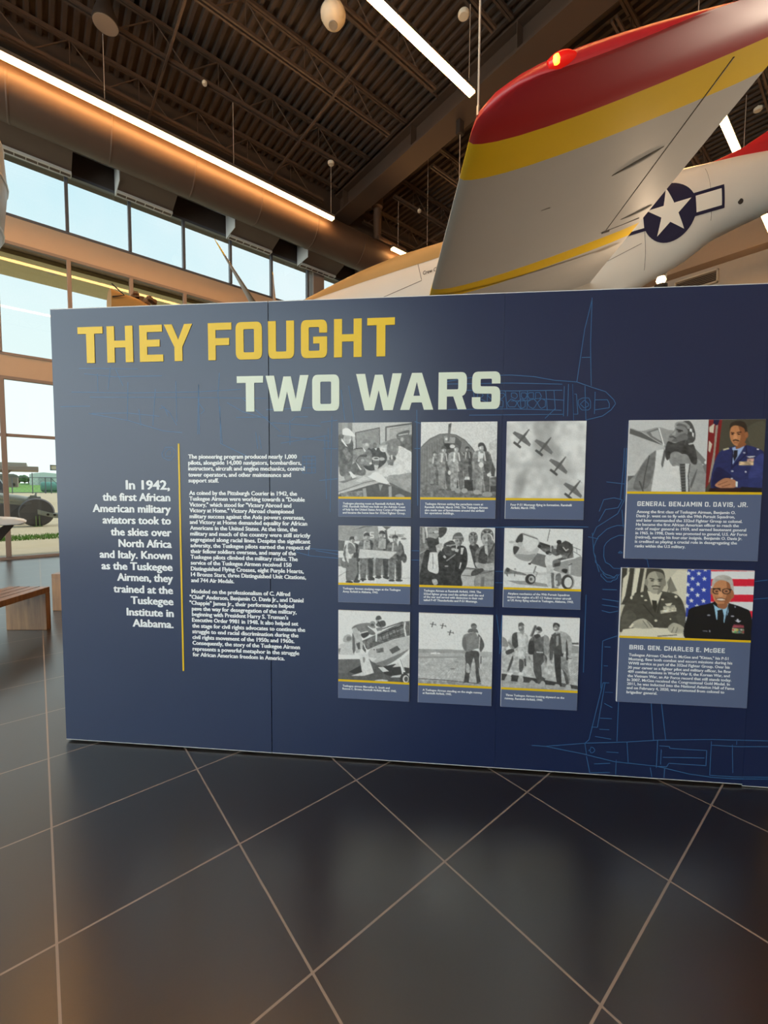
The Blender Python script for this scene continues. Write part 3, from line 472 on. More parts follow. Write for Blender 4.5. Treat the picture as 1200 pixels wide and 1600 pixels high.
# field gun
OLIVE = mt('weathered olive steel', (.30, .31, .27), .6, noise=.25, nscale=6); RUB = mt('black rubber', (.11, .10, .10), .8); RUST = mt('faded rusty steel', (.46, .38, .31), .7, noise=.2, nscale=5)
gun = thing('field_gun', (-.3, 20.4, 0), label='old towed field gun with big wheels on the gravel yard outside', category='cannon')
def wheel(cx, cy, r, wd):
    o = MB().lathe([(r*.62, -wd/2), (r*.92, -wd/2), (r, -wd*.3), (r, wd*.3), (r*.92, wd/2), (r*.62, wd/2)], (cx, cy, r), 36, ax='Y').build('wheel_tyre', RUB, gun, smooth=True)
    MB().lathe([(0, -wd*.2), (r*.25, -wd*.3), (r*.3, -wd*.05), (r*.62, -wd*.1), (r*.62, wd*.2), (0, wd*.2)], (cx, cy, r), 30, ax='Y').build('wheel_hub', RUST, o, smooth=True)
wheel(-.02, 20.3, .53, .26); wheel(-.62, 21.6, .56, .26)
MB().tube([(-.35, 20.3, .53), (-.4, 21.7, .55)], .07, 10).build('axle', OLIVE, gun)
MB().tube([(-.15, 20.7, .92), (-.6, 20.75, 1.03), (-1.6, 20.9, 1.22), (-3.2, 21.1, 1.45)], [.16, .15, .11, .085], 16).build('barrel', OLIVE, gun, smooth=True)
MB().tube([(.05, 20.66, .80), (-.7, 20.75, .90), (-1.7, 20.9, 1.05)], .075, 12).build('recoil_cylinder', OLIVE, gun, smooth=True)
MB().box((-.25, 20.5, .88), (.12, 20.9, 1.12)).build('breech', OLIVE, gun, bevel=.03)
b = MB().box((-.3, 20.18, .5), (.3, 20.24, .86)); b.box((-.3, 20.9, .5), (.3, 20.96, .86)); b.box((-.3, 20.2, .5), (.3, 20.9, .58)); b.build('cradle', RUST, gun, bevel=.02)
for s, y in ((0, 20.22), (1, 20.9)):
    o = MB().prism([(.0, .46), (.0, .64), (.5, .47), (3.4, .26), (3.4, .10), (.5, .30)], lambda a, b, d: (a, d, b), y-.06, y+.06).build('trail_leg', OLIVE, gun, bevel=.01)
    for k in range(7): MB().lathe([(0, -.075), (.042, -.075), (.042, .075), (0, .075)], (.3+k*.2, y, .44-k*.02), 12, ax='Y').build('lightening_hole', DARK, o)
b = MB()
for x, z in ((.05, .2), (-.05, .2)): b.box((x-.02, 20.1, .0), (x+.02, 20.14, .4))
b.box((-.13, 20.05, 0), (.13, 20.2, .03)); b.build('support_jack', mt('green paint', (.16, .22, .10), .6), gun)
b = MB(); b.tube([(-.05, 20.7, 1.12), (-.02, 20.7, 1.24)], .03, 8); b.box((-.2, 20.5, 1.10), (.0, 20.6, 1.16)); b.build('sight_mount', OLIVE, gun)

# canopy, fence and things in the yard
t = thing('canopy_shelter', (-1.5, 36, .3), label='flat brown roofed open shelter on a pale column outside', category='shelter')
BR = mt('brown metal fascia', (.24, .20, .165), .6)
MB().box((-9, 35.6, 2.52), (.14, 40, 2.78)).build('roof_fascia', BR, t, bevel=.02)
MB().box((-9, 35.9, 2.78), (-.45, 40, 3.02)).build('upper_roof', mt('tan metal roof', (.34, .31, .25), .6), t, bevel=.02)
for x in (-1.5, -6.5): MB().box((x-.09, 36.0, .2), (x+.09, 36.2, 2.52)).build('column', mt('pale column paint', (.42, .46, .42), .6), t, bevel=.01)
b = MB()
for s in (-1, 1): b.prism([(-.05, 2.52), (.35, 2.52), (-.05, 2.1)], lambda a, b_, d: (-1.5+s*a, d, b_), 36.05, 36.15)
b.build('bracket', BR, t)
t = thing('chain_fence', (0, 60, .7), label='dark rail and post chain fence across the far side of the yard', category='fence')
FN = mt('dark grey fence steel', (.11, .12, .13), .5)
for x in (-9, -6.2, -3.4, -2.0, -.33, .78, 1.28, 2.1, 4, 6.5, 9): MB().tube([(x, 60, .5), (x, 60, 2.95 if x == -.33 else 2.5)], .045, 8).build('fence_post', FN, t)
for z in (.78, 2.45): MB().tube([(-12, 60, z), (12, 60, z)], .035, 8).build('fence_rail', FN, t)
MB().tube([(1.28, 60, 2.4), (2.1, 60, 1.4)], .03, 6).build('fence_brace', FN, t)
b = MB()
for k in range(60):
    x = -12+k*.4; b.tube([(x, 60.02, .8), (x+1.6, 60.02, 2.45)], .006, 4, cap=False); b.tube([(x+1.6, 60.02, .8), (x, 60.02, 2.45)], .006, 4, cap=False)
b.build('chain_mesh', FN, t, kind='stuff')
t = thing('green_tank', (1.1, 64, .8), label='green rounded storage tank behind the fence', category='tank')
TG = mt('green tank paint', (.10, .26, .20), .5, noise=.1)
MB().lathe([(0, .35), (.4, .36), (.55, .45), (.6, .6), (.6, 2.6), (.55, 2.75), (.4, 2.84), (0, 2.85)], (0, 64, 1.42), 24, ax='X').build('tank_shell', TG, t, smooth=True)
for x in (.8, 2.2): MB().box((x-.1, 63.5, .6), (x+.1, 64.5, 1.0)).build('tank_saddle', FN, t)
t = thing('hangar', (1, 90, 1.5), label='white arched hangar far beyond the fence', category='building')
HW = mt('white hangar sheet', (.62, .68, .66), .6)
pf = [(-.85, 1.0), (-.85, 3.45), (-.2, 3.65), (1, 3.80), (2.6, 3.65), (4.2, 3.3), (4.2, 1.0)]
MB().prism(pf, lambda a, b, d: (a, d, b), 90, 100).build('hangar_shell', HW, t)
MB().box((.3, 89.9, 1.0), (2.2, 90, 3.0)).build('hangar_door', mt('grey door', (.4, .45, .45), .6), t)
t = thing('brick_building', (-2.4, 80, 1.3), label='small dull brown building beyond the fence', category='building')
MB().box((-4.2, 79, 1.0), (-2.05, 84, 2.9)).build('building_wall', mt('dull brown brick', (.24, .17, .145), .9, noise=.15), t)
MB().prism([(-4.4, 2.9), (-1.95, 2.9), (-2.4, 3.2), (-4.0, 3.2)], lambda a, b, d: (a, d, b), 78.8, 84.2).build('building_roof', mt('grey roof', (.2, .18, .18), .8), t)
MB().box((-2.6, 78.95, 1.5), (-2.3, 79, 1.9)).build('building_window', DARK, t)
LEAF = mt('dark tree leaves', (.055, .12, .045), .95, noise=.4, nscale=3)
def tree(x, y, z, r, label):
    t = thing('tree', (x, y, z), label=label, category='tree', group='far trees'); rg = random.Random(int(x*10))
    MB().tube([(x, y, z-.4), (x, y, z+r)], [.12, .08], 8).build('trunk', mt('bark', (.1, .07, .05), .9), t)
    b = MB()
    for _ in range(9):
        c = (x+rg.uniform(-.8, .8)*r, y+rg.uniform(-.5, .5)*r, z+r*rg.uniform(.6, 1.2)); q = r*rg.uniform(.35, .6)
        b.lathe([(0, -q), (q*.6, -q*.75), (q*.95, -q*.2), (q*.9, q*.3), (q*.5, q*.8), (0, q)], c, 9)
    b.build('crown', LEAF, t)
for x, y, r, l in ((-2.6, 111, 1.0, 'dark tree far off right of the shelter column'), (-1.9, 118, .95, 'middle one of the three dark trees far off behind the fence'), (-1.2, 112, .9, 'rightmost dark tree far off left of the white hangar'), (-6.4, 96, 2.2, 'larger dark tree far off left of the shelter column')):
    tree(x, y, 2.1, r, l)
t = thing('parked_truck', (-3.2, 50, .55), label='dark parked truck under the shelter at far left', category='truck')
TK = mt('dark vehicle paint', (.04, .045, .055), .4)
MB().prism([(-5.5, .8), (-5.5, 1.5), (-4.2, 1.6), (-3.8, 2.25), (-2.6, 2.3), (-2.25, 1.6), (-2.15, .8)], lambda a, b, d: (a, d, b), 50, 51.8).build('truck_body', TK, t, bevel=.05)
for x in (-4.8, -2.7): MB().lathe([(0, 49.95), (.38, 49.95), (.38, 50.2), (0, 50.2)], (x, 0, .88), 20, ax='Y').build('truck_wheel', RUB, t)
t = thing('yard_sign', (.95, 30, .2), label='small cream sign box on a post outside by the panel edge', category='sign')
b = MB().box((.64, 30, 2.43), (1.3, 30.12, 2.68)); b.build('sign_face', mt('cream sign', (.62, .58, .42), .6), t, bevel=.02)
b = MB().box((.62, 29.98, 2.66), (1.32, 30.14, 2.70)).box((.62, 29.98, 2.40), (1.32, 30.14, 2.44)).box((.62, 29.98, 2.40), (.66, 30.14, 2.70)); b.build('sign_frame', FN, t)
MB().tube([(1.1, 30.06, .1), (1.1, 30.06, 2.42)], .04, 8).build('sign_post', FN, t)

# ---------------------------------------------------------------- benches and stands inside
def bench(E_, sgn, label):
    """E_: right-hand corner at the near/far end; the bench runs along sgn*L"""
    Lx = Vector((.63, .777, 0))*sgn; Wx = Vector((-.777, .63, 0)); E_ = Vector((*E_, 0)); wd, ln = .42, 1.5
    t = thing('timber_bench', E_+Lx*(ln/2)+Wx*(wd/2), label=label, category='bench', group='waterfall timber benches')
    def pl(a0, a1, z0, z1, name):
        c = E_+Lx*((a0+a1)/2)+Wx*(wd/2)+Vector((0, 0, (z0+z1)/2)); MB().obox(c, Lx*((a1-a0)/2), Wx*(wd/2), Vector((0, 0, (z1-z0)/2))).build(name, WOOD, t, bevel=.004)
    pl(0, .06, 0, .39, 'leg'); pl(ln-.06, ln, 0, .39, 'leg'); pl(0, ln, .39, .45, 'seat')
    for k in (1, 2, 3):
        c = E_+Lx*(ln/2)+Wx*(wd*k/4)+Vector((0, 0, .4515)); MB().obox(c, Lx*(ln/2), Wx*.0015, Vector((0, 0, .0008))).build('board_joint', DARK, t)
bench((.075, 5.605), -1, 'brown timber bench with a slab leg at far left')
bench((.43, 6.13), 1, 'brown timber bench half hidden behind the exhibit wall edge')

t = thing('reading_stand', (-.6, 7.4, 0), label='white blade shaped reading stand top on a black slanted arm', category='stand')
pts = [(-.116, 1.022), (-.15, 1.05), (-.24, 1.075), (-.40, 1.092), (-1.0, 1.10), (-1.0, .99), (-.40, .992), (-.2, .995)]
b = MB(); n = len(pts)
MB().prism(pts, lambda a, z, d: (a, d, z), 7.35, 7.75).build('stand_top', mt('white plastic top', (.78, .82, .84), .3), t, bevel=.012)
MB().prism([(-.24, .99), (-.34, .99), (-.40, .94), (-1.3, .05), (-1.3, 0), (-.9, 0), (-.39, .78)], lambda a, z, d: (a, d, z), 7.48, 7.62).build('slanted_arm', DARK, t, bevel=.01)
MB().box((-1.5, 7.3, 0), (-.7, 7.8, .03)).build('stand_base', DARK, t, bevel=.006)

t = thing('fuselage_section', (-.9, 5.4, 4.0), label='grey riveted aircraft fuselage section hanging at the far left edge', category='aircraft part')
RIV = mt('grey riveted aluminium', (.32, .37, .40), .38, metal=.3, noise=.25, nscale=10, bump=.25, bscale=24)
MB().lathe([(.05, -1.05), (.36, -1.0), (.55, -.7), (.66, -.35), (.70, .05), (.68, .35), (.60, .68), (.5, .95), (.42, 1.2), (.05, 1.25)], (-.81, 5.0, 4.02), 40).build('skin', RIV, t, smooth=50)
b = MB()
for z, r in ((-.7, .553), (-.35, .663), (.05, .703), (.35, .683), (.68, .603), (.95, .503)): b.lathe([(r, z-.012), (r+.004, z-.008), (r+.004, z+.008), (r, z+.012)], (-.81, 5.0, 4.02), 40)
b.build('rivet_band', ALU, t, smooth=True)
MB().tube([(-.81, 4.8, 5.2), (-.81, 4.8, ZB)], .012, 6).build('hanging_wire', CABLE, t)

t = thing('carved_display', (.75, 4.6, 0), label='tan curved shell with a ragged crest peeking over the exhibit wall', category='display')
SH = mt('tan leather like shell', (.46, .24, .07), .5, noise=.15, nscale=9)
kk = .657
Z = lambda z: H+(z-H)*kk
pts = [(.849, 3.95), (.852, 4.228), (.93, 4.215), (1.0, 4.20), (1.1, 4.19), (1.2, 4.17), (1.32, 4.12), (1.42, 4.08), (1.49, 4.0), (1.49, 3.9)]
rings = []
for k in range(9):
    a = math.pi*k/8; dy = -.16*math.cos(a); q = .35+.65*math.sin(a) if 0 < k < 8 else .3
    rings.append([(x*kk, 4.6+dy, Z(3.9+(z-3.9)*(.55+.45*math.sin(a)))) for x, z in pts])
MB().loft(rings).build('shell', SH, t, smooth=50)
MB().tube([(.858*kk, 4.43, Z(4.22)), (1.0*kk, 4.43, Z(4.11)), (.86*kk, 4.43, Z(4.05))], .006, 6).build('notch_line', DARK, t)
rg = random.Random(5); b = MB()
for k in range(26):
    u = rg.random(); x = (1.17+.28*u)*kk; z = Z(4.20+rg.uniform(0, .115)-.03*u); b.obox((x, 4.72+rg.uniform(-.08, .08), z), (.018, rg.uniform(-.01, .01), rg.uniform(-.008, .004)), (0, .03, 0), (0, 0, rg.uniform(.008, .018)))
b.build('ragged_crest', mt('shaggy brown crest', (.22, .12, .055), .8, noise=.4, nscale=30), t)
MB().box((.60, 4.5, 0), (.9, 4.7, Z(3.95))).build('pedestal', TAN, t, bevel=.01)
# ---------------------------------------------------------------- printed photographs (painted as vertex colours)
class Art:
    """a small painter: shapes are given in the print's own units and mapped to u,v of the sheet"""
    def __init__(s, quad, wv, hv, base, seed=1):
        s.k = 3; s.w, s.h = wv, hv
        s.W, s.H = wv*s.k, hv*s.k
        s.a = np.zeros((s.H, s.W, 3)); s.a[:] = s.col(base)
        s.rng = np.random.default_rng(seed)
        src = np.array(quad, float); dst = np.array([(0,0),(s.W,0),(s.W,s.H),(0,s.H)], float)
        A = []; b = []
        for (x,y),(u,v) in zip(src, dst):
            A += [[x,y,1,0,0,0,-u*x,-u*y],[0,0,0,x,y,1,-v*x,-v*y]]; b += [u,v]
        s.Hm = np.append(np.linalg.solve(np.array(A), np.array(b)), 1).reshape(3,3)
        s.sc = s.W/abs(src[1,0]-src[0,0])
        s.tx = s.noise(26)*.6+s.noise(60)*.4
    def col(s, c): return np.array([c]*3 if np.isscalar(c) else c, float)
    def m(s, pts):
        p = np.c_[np.array(pts,float), np.ones(len(pts))]@s.Hm.T
        return p[:,:2]/p[:,2:]
    def noise(s, n, seed=None):
        r = np.random.default_rng(seed) if seed is not None else s.rng
        g = r.random((n+2, n+2))
        y = np.linspace(0,n,s.H); x = np.linspace(0,n,s.W)
        yi = y.astype(int); xi = x.astype(int); fy = (y-yi)[:,None]; fx = (x-xi)[None,:]
        fy = fy*fy*(3-2*fy); fx = fx*fx*(3-2*fx)
        a = g[yi][:,xi]; b = g[yi][:,xi+1]; c = g[yi+1][:,xi]; d = g[yi+1][:,xi+1]
        return (a*(1-fx)+b*fx)*(1-fy)+(c*(1-fx)+d*fx)*fy
    def put(s, m, x0, y0, c, t):
        sub = s.a[y0:y0+m.shape[0], x0:x0+m.shape[1]]
        cc = s.col(c)[None,None,:]
        if t: cc = cc*(1+t*2*(s.tx[y0:y0+m.shape[0], x0:x0+m.shape[1], None]-.5))
        sub[:] = np.where(m[...,None], cc, sub)
    def P(s, pts, c, t=.0):
        q = s.m(pts)
        x0 = max(0,int(q[:,0].min())); x1 = min(s.W,int(q[:,0].max())+2)
        y0 = max(0,int(q[:,1].min())); y1 = min(s.H,int(q[:,1].max())+2)
        if x1<=x0 or y1<=y0: return
        X,Y = np.meshgrid(np.arange(x0,x1)+.5, np.arange(y0,y1)+.5)
        m = np.zeros(X.shape,bool)
        for i in range(len(q)):
            (ax,ay),(bx,by) = q[i-1],q[i]
            if ay==by: continue
            m ^= ((ay>Y)!=(by>Y)) & (X < (bx-ax)*(Y-ay)/(by-ay)+ax)
        s.put(m,x0,y0,c,t)
    def S(s, pts, c, t=.0, n=6):
        """smooth closed outline through the points"""
        p = np.array(pts,float); L = len(p); o = []
        for i in range(L):
            a,b,d,e = p[i-1],p[i],p[(i+1)%L],p[(i+2)%L]
            for j in range(n):
                u = j/n
                o.append(.5*((2*b)+(-a+d)*u+(2*a-5*b+4*d-e)*u*u+(-a+3*b-3*d+e)*u**3))
        s.P(o,c,t)
    def E(s, cx, cy, rx, ry, c, ang=0, t=.0):
        a = np.linspace(0,2*np.pi,28,endpoint=False); k = math.radians(ang)
        s.P(np.c_[cx+rx*np.cos(a)*math.cos(k)-ry*np.sin(a)*math.sin(k), cy+rx*np.cos(a)*math.sin(k)+ry*np.sin(a)*math.cos(k)], c, t)
    def L(s, pts, w, c, t=.0):
        for (ax,ay),(bx,by) in zip(pts[:-1],pts[1:]):
            d = math.hypot(bx-ax,by-ay) or 1; nx,ny = -(by-ay)/d*w/2,(bx-ax)/d*w/2
            s.P([(ax+nx,ay+ny),(bx+nx,by+ny),(bx-nx,by-ny),(ax-nx,ay-ny)],c,t)
            s.E(bx,by,w/2,w/2,c,0,t)
    def V(s, y0, y1, c0, c1):
        """vertical blend between two heights"""
        a = int(s.m([(600,y0)])[0,1]); b = int(s.m([(600,y1)])[0,1])
        a0,b0 = max(0,a),min(s.H,b)
        t = ((np.arange(a0,b0)-a)/max(1,b-a))[:,None,None]
        s.a[a0:b0] = s.col(c0)*(1-t)+s.col(c1)*t
    def grain(s, amt, n=90): s.a *= 1+amt*2*(s.noise(n)[...,None]-.5)
    def done(s):
        b = s.a.reshape(s.h,s.k,s.w,s.k,3).mean((1,3))
        b = b*(1+.05*(s.rng.random((s.h,s.w,1))-.5))
        b = np.clip(b,0,255)/255.
        return np.clip(np.where(b<.04045,b/12.92,((b+.055)/1.055)**2.4)*1.38-.012,.012,.92)

def art_planning():
    A = Art([(38,60),(1133,52),(1125,1170),(36,1163)],130,132,182,1)
    A.P([(30,50),(250,50),(250,480),(30,480)],128,.1); A.P([(95,60),(180,60),(180,300),(95,300)],150)
    A.P([(290,205),(655,130),(662,450),(300,470)],70); A.P([(303,214),(645,145),(650,450),(310,460)],138,.12)
    A.P([(735,120),(1140,60),(1140,520),(735,480)],84); A.P([(755,138),(1140,90),(1140,520),(755,480)],176); A.L([(800,160),(1130,105)],8,120); A.P([(800,165),(1130,115),(1130,500),(800,480)],160,.1)
    A.S([(390,430),(560,440),(700,450),(760,620),(600,760),(440,740),(260,480)],66,.25)          # dark mass of seated men
    A.S([(240,480),(400,450),(520,480),(540,600),(500,700),(260,640)],132,.3)
    A.E(450,400,48,62,150,0,.2); A.S([(395,340),(440,300),(510,330),(500,360),(400,370)],120); A.P([(395,420),(450,480),(430,500)],214); A.E(462,385,22,24,190)
    A.E(525,415,32,38,120,0,.2); A.E(580,400,32,42,105,0,.2); A.P([(575,440),(600,475),(615,440)],205)
    A.S([(40,270),(130,250),(250,330),(260,480),(240,700),(150,760),(40,700)],92,.35)             # airman in white cap
    A.E(175,300,60,80,168,0,.15); A.S([(105,230),(105,165),(160,140),(220,170),(290,265),(200,255),(110,240)],226); A.P([(90,290),(180,420),(150,410),(85,330)],224); A.P([(210,300),(232,300),(200,370)],215)
    A.P([(150,420),(240,560),(190,640),(100,480)],120,.3)
    A.S([(60,660),(200,700),(330,640),(440,760),(420,850),(260,830),(80,850)],104,.3)             # seated at the front
    A.E(385,640,60,78,118,0,.25); A.S([(300,620),(370,540),(460,535),(450,570),(350,570),(310,640)],74,.2); A.P([(300,640),(390,760),(360,760)],222); A.E(400,620,28,22,160)
    A.E(600,640,46,70,110,0,.3); A.S([(545,610),(560,570),(640,575),(645,620)],186,.1); A.E(600,592,34,10,60); A.E(685,600,44,24,172); A.E(495,650,40,34,140,0,.3); A.E(520,665,22,16,210); A.P([(570,690),(640,690),(620,760),(580,760)],190)
    A.S([(900,260),(920,230),(1070,170),(1090,240),(1130,260),(1130,520),(940,420)],98,.3)        # officer at right
    A.E(1020,290,66,84,110,0,.25); A.S([(905,265),(930,215),(1080,170),(1075,235),(940,270)],92); A.P([(925,240),(1075,215),(1070,232),(935,258)],180); A.E(985,310,22,30,170)
    A.E(710,430,60,68,196,0,.2); A.S([(640,400),(720,345),(800,330),(790,380),(690,400)],150)
    A.S([(930,410),(1060,460),(1140,540),(1140,830),(900,850),(700,860),(640,800),(820,730),(900,560)],206,.1)   # man in the light shirt
    A.E(845,450,88,118,130,0,.2); A.S([(735,380),(790,320),(920,300),(960,400),(850,372)],122,.1); A.E(845,590,50,40,92,0,.2); A.E(835,430,18,26,150)
    A.L([(830,540),(840,720)],26,196); A.P([(760,620),(870,600),(850,700),(780,690)],110,.3)
    A.S([(780,850),(950,830),(1140,820),(1140,1090),(1060,1120),(900,1020),(780,940)],150,.15); A.S([(800,950),(1000,1050),(1120,1110),(1040,1120),(880,1060)],102,.2)
    A.P([(600,780),(700,730),(800,680),(830,720),(760,800),(640,840)],198,.1)
    A.P([(36,970),(330,880),(520,800),(660,850),(760,870),(700,940),(480,1030),(36,1120)],172,.06); A.P([(36,940),(220,900),(230,860),(330,880),(120,960)],112)
    A.L([(36,1090),(430,950),(680,900)],10,90); A.L([(36,1110),(470,985),(640,950)],20,190); A.P([(290,930),(420,860),(540,890),(360,945)],196)
    A.P([(470,860),(620,800),(700,850),(790,950),(715,1010),(650,950)],228); A.P([(540,810),(600,790),(640,840),(520,850)],226)
    A.P([(195,790),(225,785),(310,870),(250,890)],222); A.P([(120,850),(215,840),(230,900),(140,920)],128,.2)
    A.P([(36,1130),(470,1000),(650,950),(780,980),(1125,1110),(1125,1180),(36,1180)],84,.12); A.P([(400,1040),(450,1030),(465,1170),(410,1170)],150); A.P([(785,1010),(830,1000),(835,1170),(790,1170)],158); A.P([(640,980),(700,980),(660,1080)],150)
    A.P([(60,1110),(400,1070),(400,1160),(100,1165)],128,.35); A.S([(880,1150),(950,1120),(1020,1150),(1000,1180)],150)
    A.grain(.05); return A.done()

def man(A, x, top, hgt, c=120, d=80, head=1, lean=0, shade=-1):
    """standing airman in flying kit: x centre, top of head, total height"""
    h = hgt; q = lambda a,b: (x+a*h+lean*b*h, top+b*h)
    A.S([q(-.11,.50),q(.11,.50),q(.14,.75),q(.12,.96),q(.02,.97),q(.0,.62),q(-.03,.97),q(-.13,.96),q(-.14,.74)],c,.3)     # legs
    A.S([q(.02,.52),q(.11,.52),q(.13,.72),q(.11,.95),q(.05,.95)],d,.3)
    A.S([q(-.10,.15),q(.10,.15),q(.17,.24),q(.15,.40),q(.12,.54),q(-.12,.54),q(-.15,.40),q(-.17,.24)],c,.35)             # jacket
    A.S([q(.03,.17),q(.11,.17),q(.15,.3),q(.11,.52),q(.04,.52)],d,.35)
    A.L([q(-.14,.22),q(-.17,.38),q(-.13,.52)],.06*h,c,.3); A.L([q(.14,.22),q(.17,.38),q(.13,.52)],.06*h,d,.3)
    A.P([q(-.06,.16),q(-.02,.16),q(-.04,.36),q(-.08,.36)],min(255,c+70)); A.P([q(.03,.16),q(.06,.16),q(.08,.34),q(.05,.34)],min(255,c+50))
    A.E(*q(-.08,.985),.07*h,.022*h,d); A.E(*q(.09,.985),.07*h,.022*h,d)
    A.E(*q(0,.085),.052*h,.075*h,c+18,0,.25); A.S([q(-.062,.07),q(-.05,.01),q(0,-.01),q(.05,.01),q(.062,.07),q(0,.05)],d,.2)
    A.E(*q(-.02,.095),.018*h,.028*h,min(255,c+70))

def art_hut():
    A = Art([(72,45),(1133,43),(1100,1090),(60,1083)],130,128,205,2)
    A.P([(1010,350),(1120,280),(1120,900),(1010,800)],190,.12)
    pts = [(60,870),(60,420),(110,360),(200,280),(330,220),(440,212),(560,230),(680,300),(780,410),(850,520),(870,860)]
    A.P(pts,122,.12); A.L(pts[1:10],12,92)
    for i in range(8): A.L([(90+i*34,430-i*22),(70+i*42,860)],6,96+8*(i%2))
    A.P([(380,240),(560,250),(640,330),(600,500),(390,480)],88,.15); A.P([(385,240),(550,262),(540,340),(400,340)],150,.1); A.P([(400,345),(470,340),(480,420),(400,430)],54)
    A.P([(455,80),(495,62),(490,130),(465,320),(440,318)],112); A.P([(455,80),(497,62),(492,125),(470,125)],84); A.E(425,285,18,16,226)
    A.P([(60,865),(420,850),(800,850),(1110,800),(1110,1100),(60,1100)],112,.3); A.P([(430,850),(780,840),(790,990),(560,1000)],60,.25)
    A.P([(1000,930),(1110,920),(1110,1000),(1000,1010)],66,.2); A.P([(1040,560),(1095,700),(1080,800),(1030,790)],78)
    man(A,265,455,460,128,92); man(A,390,385,600,134,90,lean=.02); man(A,715,390,470,110,72)
    man(A,560,365,650,150,104,lean=.03); man(A,905,340,720,140,96,lean=.03)
    A.E(508,385,36,26,205); A.S([(860,400),(880,345),(940,345),(980,440),(940,450),(930,380),(880,390)],70); A.P([(890,480),(935,480),(930,540),(880,560)],218); A.E(900,640,34,36,208); A.E(465,745,20,30,205); A.E(1010,775,30,26,205); A.P([(680,800),(740,800),(745,840),(670,840)],205)
    A.E(580,990,40,34,150); A.E(670,990,44,34,160); A.E(840,1010,50,32,165); A.E(980,1040,70,36,150)
    A.grain(.06); return A.done()

def plane_top(A, cx, cy, L, ang, c=108):
    k = math.radians(ang); q = lambda a,b: (cx+(a*math.cos(k)-b*math.sin(k))*L, cy+(a*math.sin(k)+b*math.cos(k))*L)
    A.P([q(-.16,-.13),q(-.13,-.62),q(.03,-.6),q(.16,-.1),q(.16,.1),q(.03,.6),q(-.13,.62),q(-.16,.13)],c,.1)
    A.P([q(.62,-.03),q(.66,0),q(.62,.03),q(.1,.08),q(-.5,.03),q(-.5,-.03),q(.1,-.08)],c-18)
    A.P([q(-.55,-.26),q(-.42,-.26),q(-.40,0),q(-.42,.26),q(-.55,.26)],c-28); A.L([q(.6,-.17),q(.58,.17)],.015*L,c+40)

def art_formation():
    A = Art([(100,72),(1126,68),(1090,1060),(80,1055)],130,126,208,3)
    n = A.noise(5,11)*.5+A.noise(11,12)*.3+A.noise(24,13)*.2
    A.a[:] = (200+34*(n-.5))[...,None]
    for pts,c in (([(470,70),(760,70),(690,220),(720,340),(790,420),(800,540),(560,560),(430,500),(450,300)],164),([(330,580),(560,540),(860,560),(930,640),(860,860),(480,830),(320,760)],184),([(230,790),(360,690),(330,900),(260,1060),(180,1060)],158),([(690,850),(760,860),(760,930),(690,920)],182)):
        A.S(pts,c,.08)
    b = A.a.copy()
    for _ in range(3):
        for ax in (0,1):
            c = np.cumsum(np.concatenate([np.repeat(np.take(b,[0],ax),9,ax),b,np.repeat(np.take(b,[-1],ax),9,ax)],ax),ax)
            b = (np.take(c,range(18,c.shape[ax]),ax)-np.take(c,range(0,c.shape[ax]-18),ax))/18.
    A.a = b*(1+.14*(A.noise(14,5)[...,None]-.5))
    for cx,cy in ((298,290),(580,392),(768,640),(952,942)): plane_top(A,cx,cy,225,-52+0)
    return A.done()

def art_map():
    A = Art([(38,80),(1122,98),(1108,962),(38,935)],130,104,208,4)
    A.P([(38,80),(640,85),(690,300),(600,330),(38,300)],146,.1); A.P([(38,300),(140,310),(120,460),(38,460)],96,.15); A.L([(350,125),(430,100),(545,92)],12,70); A.L([(240,150),(420,110)],5,90)
    A.P([(625,85),(690,90),(720,330),(660,330)],210); A.P([(690,90),(830,100),(760,150)],104); A.L([(745,150),(775,420)],34,88)
    A.L([(800,220),(1020,215)],6,120); A.L([(885,160),(890,280)],7,100); A.E(850,250,60,26,130,0,.4); A.E(960,240,50,20,140,0,.4); A.E(1010,280,40,16,130,0,.4)
    for g,(x,y) in ((('5'),(540,225)),): 
        A.L([(570,185),(520,185),(515,225),(560,228),(565,262),(515,268)],14,218)
    A.L([(420,200),(450,180),(470,215),(430,240),(425,275),(480,268)],14,205)
    A.P([(38,560),(180,560),(180,700),(38,690)],140,.15); A.S([(75,600),(150,560),(190,640),(170,710),(100,700)],110,.2); A.E(140,590,44,30,205)
    A.P([(320,580),(620,580),(830,590),(830,800),(560,830),(320,800)],150,.15); A.L([(40,840),(190,750)],6,120); A.L([(800,870),(1110,862)],6,150); A.E(1020,570,36,70,96,0,.4)
    for x,top,h,c,d in ((250,250,680,112,66),(465,195,700,112,70),(690,165,700,112,70),(885,230,680,112,70)): man(A,x,top,h,c,d)
    A.S([(170,340),(240,330),(290,420),(240,560),(190,640),(150,520)],196,.15); A.S([(185,360),(240,350),(300,440),(280,490),(200,500)],120,.2); A.P([(195,580),(310,560),(330,780),(280,900),(200,900)],118,.12); A.E(300,270,24,30,180)
    A.P([(910,330),(960,310),(1000,470),(960,540),(890,500)],110,.25); A.P([(905,330),(945,310),(925,400)],206); A.P([(700,280),(750,280),(740,430),(650,430),(650,290)],156,.2); A.P([(430,330),(510,330),(515,430),(440,430)],150,.25)
    A.P([(360,430),(600,450),(915,475),(800,580),(600,565),(340,570)],196,.05); A.L([(360,432),(915,476)],6,150)
    A.E(225,925,36,16,60); A.E(320,905,50,14,74); A.E(405,890,20,26,64); A.E(545,870,44,22,64,25); A.E(640,850,36,24,70); A.E(745,860,50,16,64,20); A.E(920,895,34,18,64)
    A.P([(575,880),(600,880),(600,930),(575,930)],224); A.grain(.05); return A.done()

